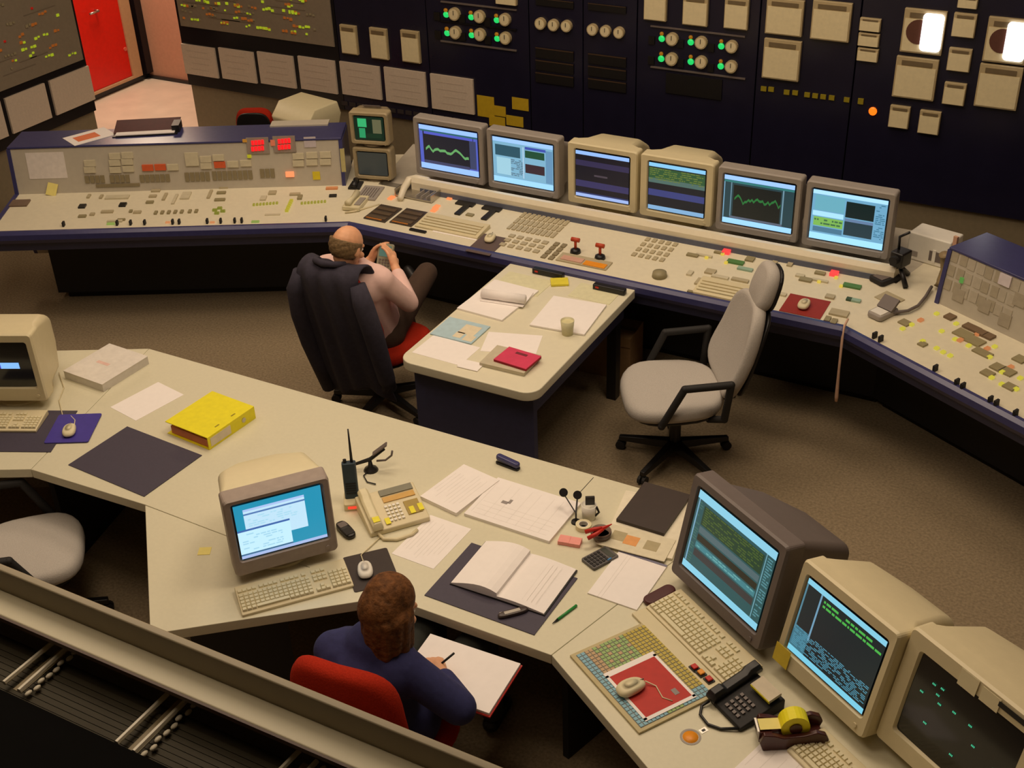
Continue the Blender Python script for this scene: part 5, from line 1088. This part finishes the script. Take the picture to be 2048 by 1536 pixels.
# ================================================================ people
def blob(name, m, parent, parts, vox, smooth=4, fac=.5):
    mb = MB()
    for p in parts:
        if p[0] == 'c': mb.cap(*p[1:])
        elif p[0] == 'e': mb.ell(*p[1:])
        elif p[0] == 'b': mb.box(*p[1:])
    o = mb.build(name, m, parent, smooth=True)
    r = o.modifiers.new('remesh', 'REMESH'); r.mode = 'VOXEL'; r.voxel_size = vox; r.use_smooth_shade = True
    if smooth: s_ = o.modifiers.new('smooth', 'SMOOTH'); s_.iterations = smooth; s_.factor = fac
    return o
def hand(wr, dirv, palm_n, curl, side, s=1.0):
    """palm from the wrist along dirv; palm_n is where the palm looks; four fingers and a thumb curl towards palm_n"""
    d_ = Vector(dirv).normalized(); n = Vector(palm_n); n = (n - d_ * n.dot(d_)).normalized(); x = d_.cross(n) * side; wr = Vector(wr); out = []
    out.append(('c', wr, wr + d_ * .045 * s, .024 * s, .026 * s, 12))
    for k, (off, L) in enumerate(((.030, .070), (.010, .078), (-.010, .073), (-.030, .058))):
        b = wr + d_ * .075 * s + x * off * s
        out.append(('c', wr + d_ * .02 * s + x * off * .5 * s, b, .015 * s, .0115 * s, 10))
        dd, p = d_.copy(), b
        for j, f in enumerate((.45, .32, .25)):
            dd = (dd * math.cos(curl) + n * math.sin(curl)).normalized(); q = p + dd * L * f * s
            n2 = (n * math.cos(curl) - d_ * math.sin(curl)); out.append(('c', p, q, (.0105 - .001 * j) * s, (.0098 - .001 * j) * s, 10)); p = q
    b = wr + d_ * .022 * s + x * .026 * s; q = b + (d_ * .6 + x * .75 + n * .35).normalized() * .038 * s; e = q + (d_ * .9 + n * .55 + x * .1).normalized() * .032 * s
    out += [('c', b, q, .0145 * s, .012 * s, 10), ('c', q, e, .012 * s, .009 * s, 10)]
    return out
def head_parts(c, look, up=(0, 0, 1), s=1.0):
    """skull, jaw, nose, brow, ears and neck stub; c = centre of the skull"""
    y = Vector(look).normalized(); u = Vector(up); u = (u - y * u.dot(y)).normalized(); x = y.cross(u); Rm = Matrix((x, y, u)).transposed(); c = Vector(c)
    def L(a, b, d_): return c + Rm @ Vector((a * s, b * s, d_ * s))
    parts = [('e', L(0, -.012, .02), (.076 * s, .096 * s, .092 * s), Rm), ('e', L(0, .018, -.045), (.060 * s, .072 * s, .072 * s), Rm), ('e', L(0, .050, -.088), (.034 * s, .034 * s, .028 * s), Rm),
             ('c', L(0, .085, .005), L(0, .103, -.033), .009 * s, .014 * s, 8), ('c', L(-.035, .078, .018), L(.035, .078, .018), .012 * s, .012 * s, 8), ('c', L(-.022, .082, -.066), L(.022, .082, -.066), .008 * s, .008 * s, 8)]
    for k in (-1, 1): parts += [('e', L(k * .078, -.008, -.012), (.012 * s, .020 * s, .032 * s), Rm), ('e', L(k * .045, .06, -.03), (.025 * s, .025 * s, .02 * s), Rm)]
    return parts, L, Rm
def eyes(parent, L, s=1.0):
    for k in (-1, 1):
        e = MB().ell(L(k * .031, .079, -.002), (.011 * s, .011 * s, .009 * s), n=10, m=6).build('eye', M_white, parent, smooth=True)
        MB().ell(L(k * .031, .089, -.002), (.005, .003, .005), n=8, m=5).build('pupil', M_black, e, smooth=True)

# --- seated man
man = thing('person', 'balding person in a pale pink shirt reclining and holding a small device', 'person', (-3.80, 5.16, 0), 0)
hc = Vector((.055, -.275, 1.19)); look = Vector((.10, .9, -.45))
hp, L, Rm = head_parts(hc, look, (0, -.3, 1))
rs, re, rw = Vector((.20, -.20, .985)), Vector((.245, -.02, .765)), Vector((.085, .10, .905))
ls, le, lw = Vector((-.17, -.20, .985)), Vector((-.25, .0, .76)), Vector((-.10, .13, .90))
hip, chest, neck = Vector((.0, -.02, .56)), Vector((.015, -.20, .90)), Vector((.035, -.245, 1.06))
rh, rk, ra = Vector((.09, .0, .55)), Vector((.10, .40, .73)), Vector((-.12, .62, .52))
lh, lk, la = Vector((-.09, .0, .55)), Vector((-.13, .42, .56)), Vector((-.13, .52, .12))
torso = [('c', hip, chest, .145, .15, 16), ('c', chest, Vector((.02, -.225, 1.0)), .15, .10, 16), ('c', chest + Vector((-.08, -.02, .05)), chest + Vector((.08, -.02, .05)), .115, .115, 14)]
hr, hl = hand(rw, (-.45, .35, .75), (-.8, .1, .1), .35, -1), hand(lw, (.35, .3, .75), (.8, .1, .1), .35, 1)
body = blob('body', M_skin, man, hp + [('c', neck, L(0, -.02, -.06), .058, .054, 14), ('c', Vector((.02, -.225, .98)), neck, .09, .062, 14)] + torso + [('c', rs, re, .044, .038), ('c', re, rw, .038, .026), ('c', ls, le, .044, .038), ('c', le, lw, .038, .026), ('c', rh, rk, .07, .05), ('c', rk, ra, .048, .036), ('c', lh, lk, .07, .05), ('c', lk, la, .048, .036)] + hr + hl, .0055, 3)
eyes(body, L)
blob('shirt', M_shirt, man, [(p[0], p[1], p[2], p[3] + .014, p[4] + .014, p[5]) for p in torso] + [('c', rs + Vector((-.04, 0, .01)), rs, .075, .072), ('c', rs, re, .066, .056), ('c', re, re.lerp(rw, .78), .056, .040), ('c', ls + Vector((.04, 0, .01)), ls, .075, .072), ('c', ls, le, .066, .056), ('c', le, le.lerp(lw, .78), .056, .040), ('c', Vector((.02, -.225, .99)), neck + Vector((-.002, 0, -.035)), .09, .066)], .011, 5)
blob('trousers', M_trouser, man, [('c', hip + Vector((-.05, 0, -.02)), hip + Vector((.05, 0, -.02)), .135, .135), ('c', rh, rk, .092, .066), ('c', rk, ra, .064, .05), ('c', lh, lk, .092, .066), ('c', lk, la, .064, .052)], .012, 4)
for a, nm in ((ra, 1), (la, 2)):
    if nm == 2: blob('shoe', M_black, man, [('c', a + Vector((0, -.02, -.06)), a + Vector((0, .15, -.085)), .04, .034)], .01, 2)
    else: blob('shoe', M_black, man, [('c', a + Vector((-.01, .02, -.03)), a + Vector((-.12, .08, .02)), .04, .034)], .01, 2)
hair = MB()
def hairshell(name, m, parent, L, Rm, rx, ry, rz_, zlo, zhi, s=1.0, off=(0, -.018, .015), nx=26, ny=14, front=.35):
    mb = MB(); vs, fs = [], []
    for j in range(ny + 1):
        a = zlo + (zhi - zlo) * j / ny
        for i in range(nx + 1):
            b = R(-90) + (i / nx - .5) * 2 * (math.pi * (1 - front)); cx, cy, cz = math.cos(a) * math.cos(b), math.cos(a) * math.sin(b), math.sin(a)
            w_ = 1 + .02 * math.sin(i * 5.1 + j * 1.3); vs.append(L(off[0] + rx * cx * w_, off[1] + ry * cy * w_, off[2] + rz_ * cz * w_))
    for j in range(ny):
        for i in range(nx): k = j * (nx + 1) + i; fs.append((k, k + 1, k + nx + 2, k + nx + 1))
    mb.add(vs, fs); o = mb.build(name, m, parent, smooth=True); sd = o.modifiers.new('thick', 'SOLIDIFY'); sd.thickness = .012; sd.offset = 0; return o
hairshell('hair', M_hairgrey, man, L, Rm, .080, .100, .095, R(-50), R(12), front=.38)
dev = thing('handheld_device', 'grey green handheld device in the hands of the seated person', 'device', (-3.80 + .0, 5.16 + .135, .935), R(8))
mb = MB(); mb.M = Matrix.Rotation(R(62), 4, 'X'); mb.prism(rrect(.095, .15, .012), -.009, .009); mb.build('case', mat('device_grey', S(150, 150, 126), .4), dev, bevel=.003)
mb = MB(); mb.M = Matrix.Rotation(R(62), 4, 'X'); mb.bx(-.036, .036, .0, .062, .009, .0105); mb.build('screen', glow(120, 160, 140, .35), dev)
mb = MB(); mb.M = Matrix.Rotation(R(62), 4, 'X')
for i in range(4):
    for j in range(3): mb.box((-.027 + i * .018, -.02 - j * .016, .0105), (.012, .010, .003))
mb.build('keypad', M_grey2, dev)
# jacket over the chair back
jk = thing('jacket', 'navy jacket draped over the back of the red chair', 'jacket', (-3.80, 5.16, 0), 0)
lean = R(16); Y0, Z0, H0 = -.20, .52, .60
def jpt(x, h, out):   # h = height along the back from the bottom, out = distance behind the backrest front
    return Vector((x, Y0 - math.sin(lean) * h - math.cos(lean) * out, Z0 + math.cos(lean) * h - math.sin(lean) * out))
NX, rings = 26, []
mb = MB(); vs, fs = [], []
prof = [(.40, -.045), (.52, -.05), (.60, -.045), (.635, 0.0), (.645, .05), (.63, .10), (.58, .125), (.48, .135), (.34, .14), (.2, .15), (.06, .155), (-.06, .155), (-.16, .15), (-.23, .145)]
for j, (h, out) in enumerate(prof):
    wj = .190 + .035 * max(0, (j - 4)) / 9
    for i in range(NX + 1):
        q = i / NX * 2 - 1; fold = .012 * math.sin(q * 11 + .6 * math.sin(j * .5)) * min(1, j / 6)
        hem = (-.10 * (q * q) + .05 * math.sin(q * 3.1)) * (j / 13) if j > 8 else 0
        vs.append(jpt(q * wj, h + hem - .03 * abs(q) ** 3 * (1 if j < 8 else .3), out - .055 * abs(q) ** 2.4 + fold))
for j in range(len(prof) - 1):
    for i in range(NX): k = j * (NX + 1) + i; fs.append((k, k + 1, k + NX + 2, k + NX + 1))
mb.add(vs, fs); o = mb.build('jacket_body', M_jacket, jk, smooth=True); sd = o.modifiers.new('thick', 'SOLIDIFY'); sd.thickness = .014; sd.offset = 0; q_ = o.modifiers.new('sub', 'SUBSURF'); q_.levels = 1; q_.render_levels = 1
for sx, hl_ in ((-1, -.30), (1, -.16)):
    pts = [jpt(sx * .185, .56, .05), jpt(sx * .22, .46, .09), jpt(sx * .24, .28, .11), jpt(sx * .242, .08, .12), jpt(sx * .236, -.08, .12), jpt(sx * .23, hl_, .115)]
    mb = MB().tube(pts, [.045, .058, .058, .054, .050, .046], 12); o = mb.build('sleeve', M_jacket, jk, smooth=True)
MB().tube([jpt(-.09, .63, -.01), jpt(-.06, .665, .04), jpt(0, .675, .06), jpt(.06, .665, .04), jpt(.09, .63, -.01)], .018, 8).build('collar', M_jacket, jk, smooth=True)

# --- person writing
wo = thing('person', 'brown haired person in a navy jacket writing in a notebook on the lap', 'person', (-2.09, 2.68, 0), R(6))
def wl(px, py, z): return local(wo, W(px, py, z))
hc = wl(784, 1212, 1.10); look = Vector((.30, .75, -.62))
hp, L, Rm = head_parts(hc, look, (0, .5, 1))
rs, re, rw = wl(808, 1335, .90), wl(918, 1415, .74), wl(884, 1345, .735)
ls, le, lw = wl(668, 1300, .91), wl(690, 1310, .74), wl(810, 1330, .73)
mid = (rs + ls) / 2
hip, chest, neck = Vector((.0, .0, .56)), mid + Vector((0, -.02, -.07)), hc + Vector((-.03, -.045, -.10))
rh, rk, ra = Vector((.10, .03, .55)), Vector((.17, .46, .57)), Vector((.18, .50, .12))
lh, lk, la = Vector((-.09, .03, .55)), Vector((-.06, .47, .56)), Vector((-.08, .50, .12))
torso = [('c', hip, chest, .135, .14, 16), ('c', chest, mid.lerp(neck, .4), .14, .09, 16), ('c', ls.lerp(mid, .45) - Vector((0, 0, .03)), rs.lerp(mid, .45) - Vector((0, 0, .03)), .100, .100, 14)]
hr, hl = hand(rw, (-.75, .65, -.08), (-.2, -.2, -1), .42, 1), hand(lw, (.9, .2, -.05), (0, 0, -1), .2, -1)
body = blob('body', M_skin, wo, hp + [('c', neck, L(0, -.02, -.06), .054, .05, 14), ('c', mid.lerp(neck, .35), neck, .08, .058, 14)] + torso + [('c', rs, re, .042, .036), ('c', re, rw, .036, .025), ('c', ls, le, .042, .036), ('c', le, lw, .036, .025), ('c', rh, rk, .07, .05), ('c', rk, ra, .048, .036), ('c', lh, lk, .07, .05), ('c', lk, la, .048, .036)] + hr + hl, .0055, 3)
eyes(body, L)
blob('jacket', M_bluejkt, wo, [(p[0], p[1], p[2], p[3] + .024, p[4] + .022, p[5]) for p in torso] + [('c', rs + Vector((-.05, 0, .01)), rs, .080, .076), ('c', rs, re, .074, .066), ('c', re, re.lerp(rw, .82), .066, .040), ('c', ls + Vector((.05, 0, .01)), ls, .080, .076), ('c', ls, le, .072, .06), ('c', le, le.lerp(lw, .8), .058, .040), ('c', mid.lerp(neck, .35), neck + Vector((-.005, -.005, -.025)), .095, .068), ('c', hip + Vector((-.04, -.02, .0)), hip + Vector((.05, -.02, .0)), .155, .155)], .011, 5)
blob('trousers', M_dkgreen, wo, [('c', hip + Vector((-.05, .02, -.02)), hip + Vector((.05, .02, -.02)), .13, .13), ('c', rh, rk, .092, .068), ('c', rk, ra, .066, .052), ('c', lh, lk, .092, .068), ('c', lk, la, .066, .052)], .012, 4)
for a in (ra, la): blob('shoe', M_black, wo, [('c', a + Vector((0, -.02, -.065)), a + Vector((0, .14, -.088)), .038, .032)], .01, 2)
hcap = [('e', L(0, -.028, .030), (.089, .100, .092), Rm), ('e', L(0, -.06, -.01), (.086, .075, .09), Rm)]
for k in range(9):
    b = R(165 + 210 * k / 8) ; q = Vector((.062 * math.cos(b), .070 * math.sin(b), 0)); p0 = hc + Vector((0, -.035, .0)) + q
    hcap.append(('c', p0, p0 + Vector((q.x * .12, q.y * .25 - .012, -.125 - .02 * math.sin(k * 1.9))), .034, .021, 10))
blob('hair', M_hairbrown, wo, hcap, .007, 5)
# notebook on the lap
def wloc(px, py, z): return W(px, py, z)
nb_c = [wloc(790, 1298, .70), wloc(995, 1350, .70), wloc(932, 1448, .68)]
c = Vector((-1.885, 2.845, .672)); nbk = thing('notebook', 'red covered notebook open at white pages on the lap of the person writing', 'notebook', c, R(2))
MB().box((0, 0, 0), (.40, .27, .006), Matrix.Rotation(R(3), 3, 'X')).build('cover', M_red, nbk); MB().box((0, 0, .010), (.39, .26, .012), Matrix.Rotation(R(3), 3, 'X')).build('pages', M_paper, nbk)
pen_c = Vector((-1.93, 2.80, .745)); pn = thing('pen', 'dark pen in the hand of the person writing', 'pen', pen_c, R(30))
MB().cyl((-.05, 0, -.045), (.05, 0, .055), .0045, n=8).build('barrel', M_black, pn, smooth=True); MB().cyl((-.058, 0, -.053), (-.05, 0, -.045), .001, .004, 8).build('tip', M_metal, pn)
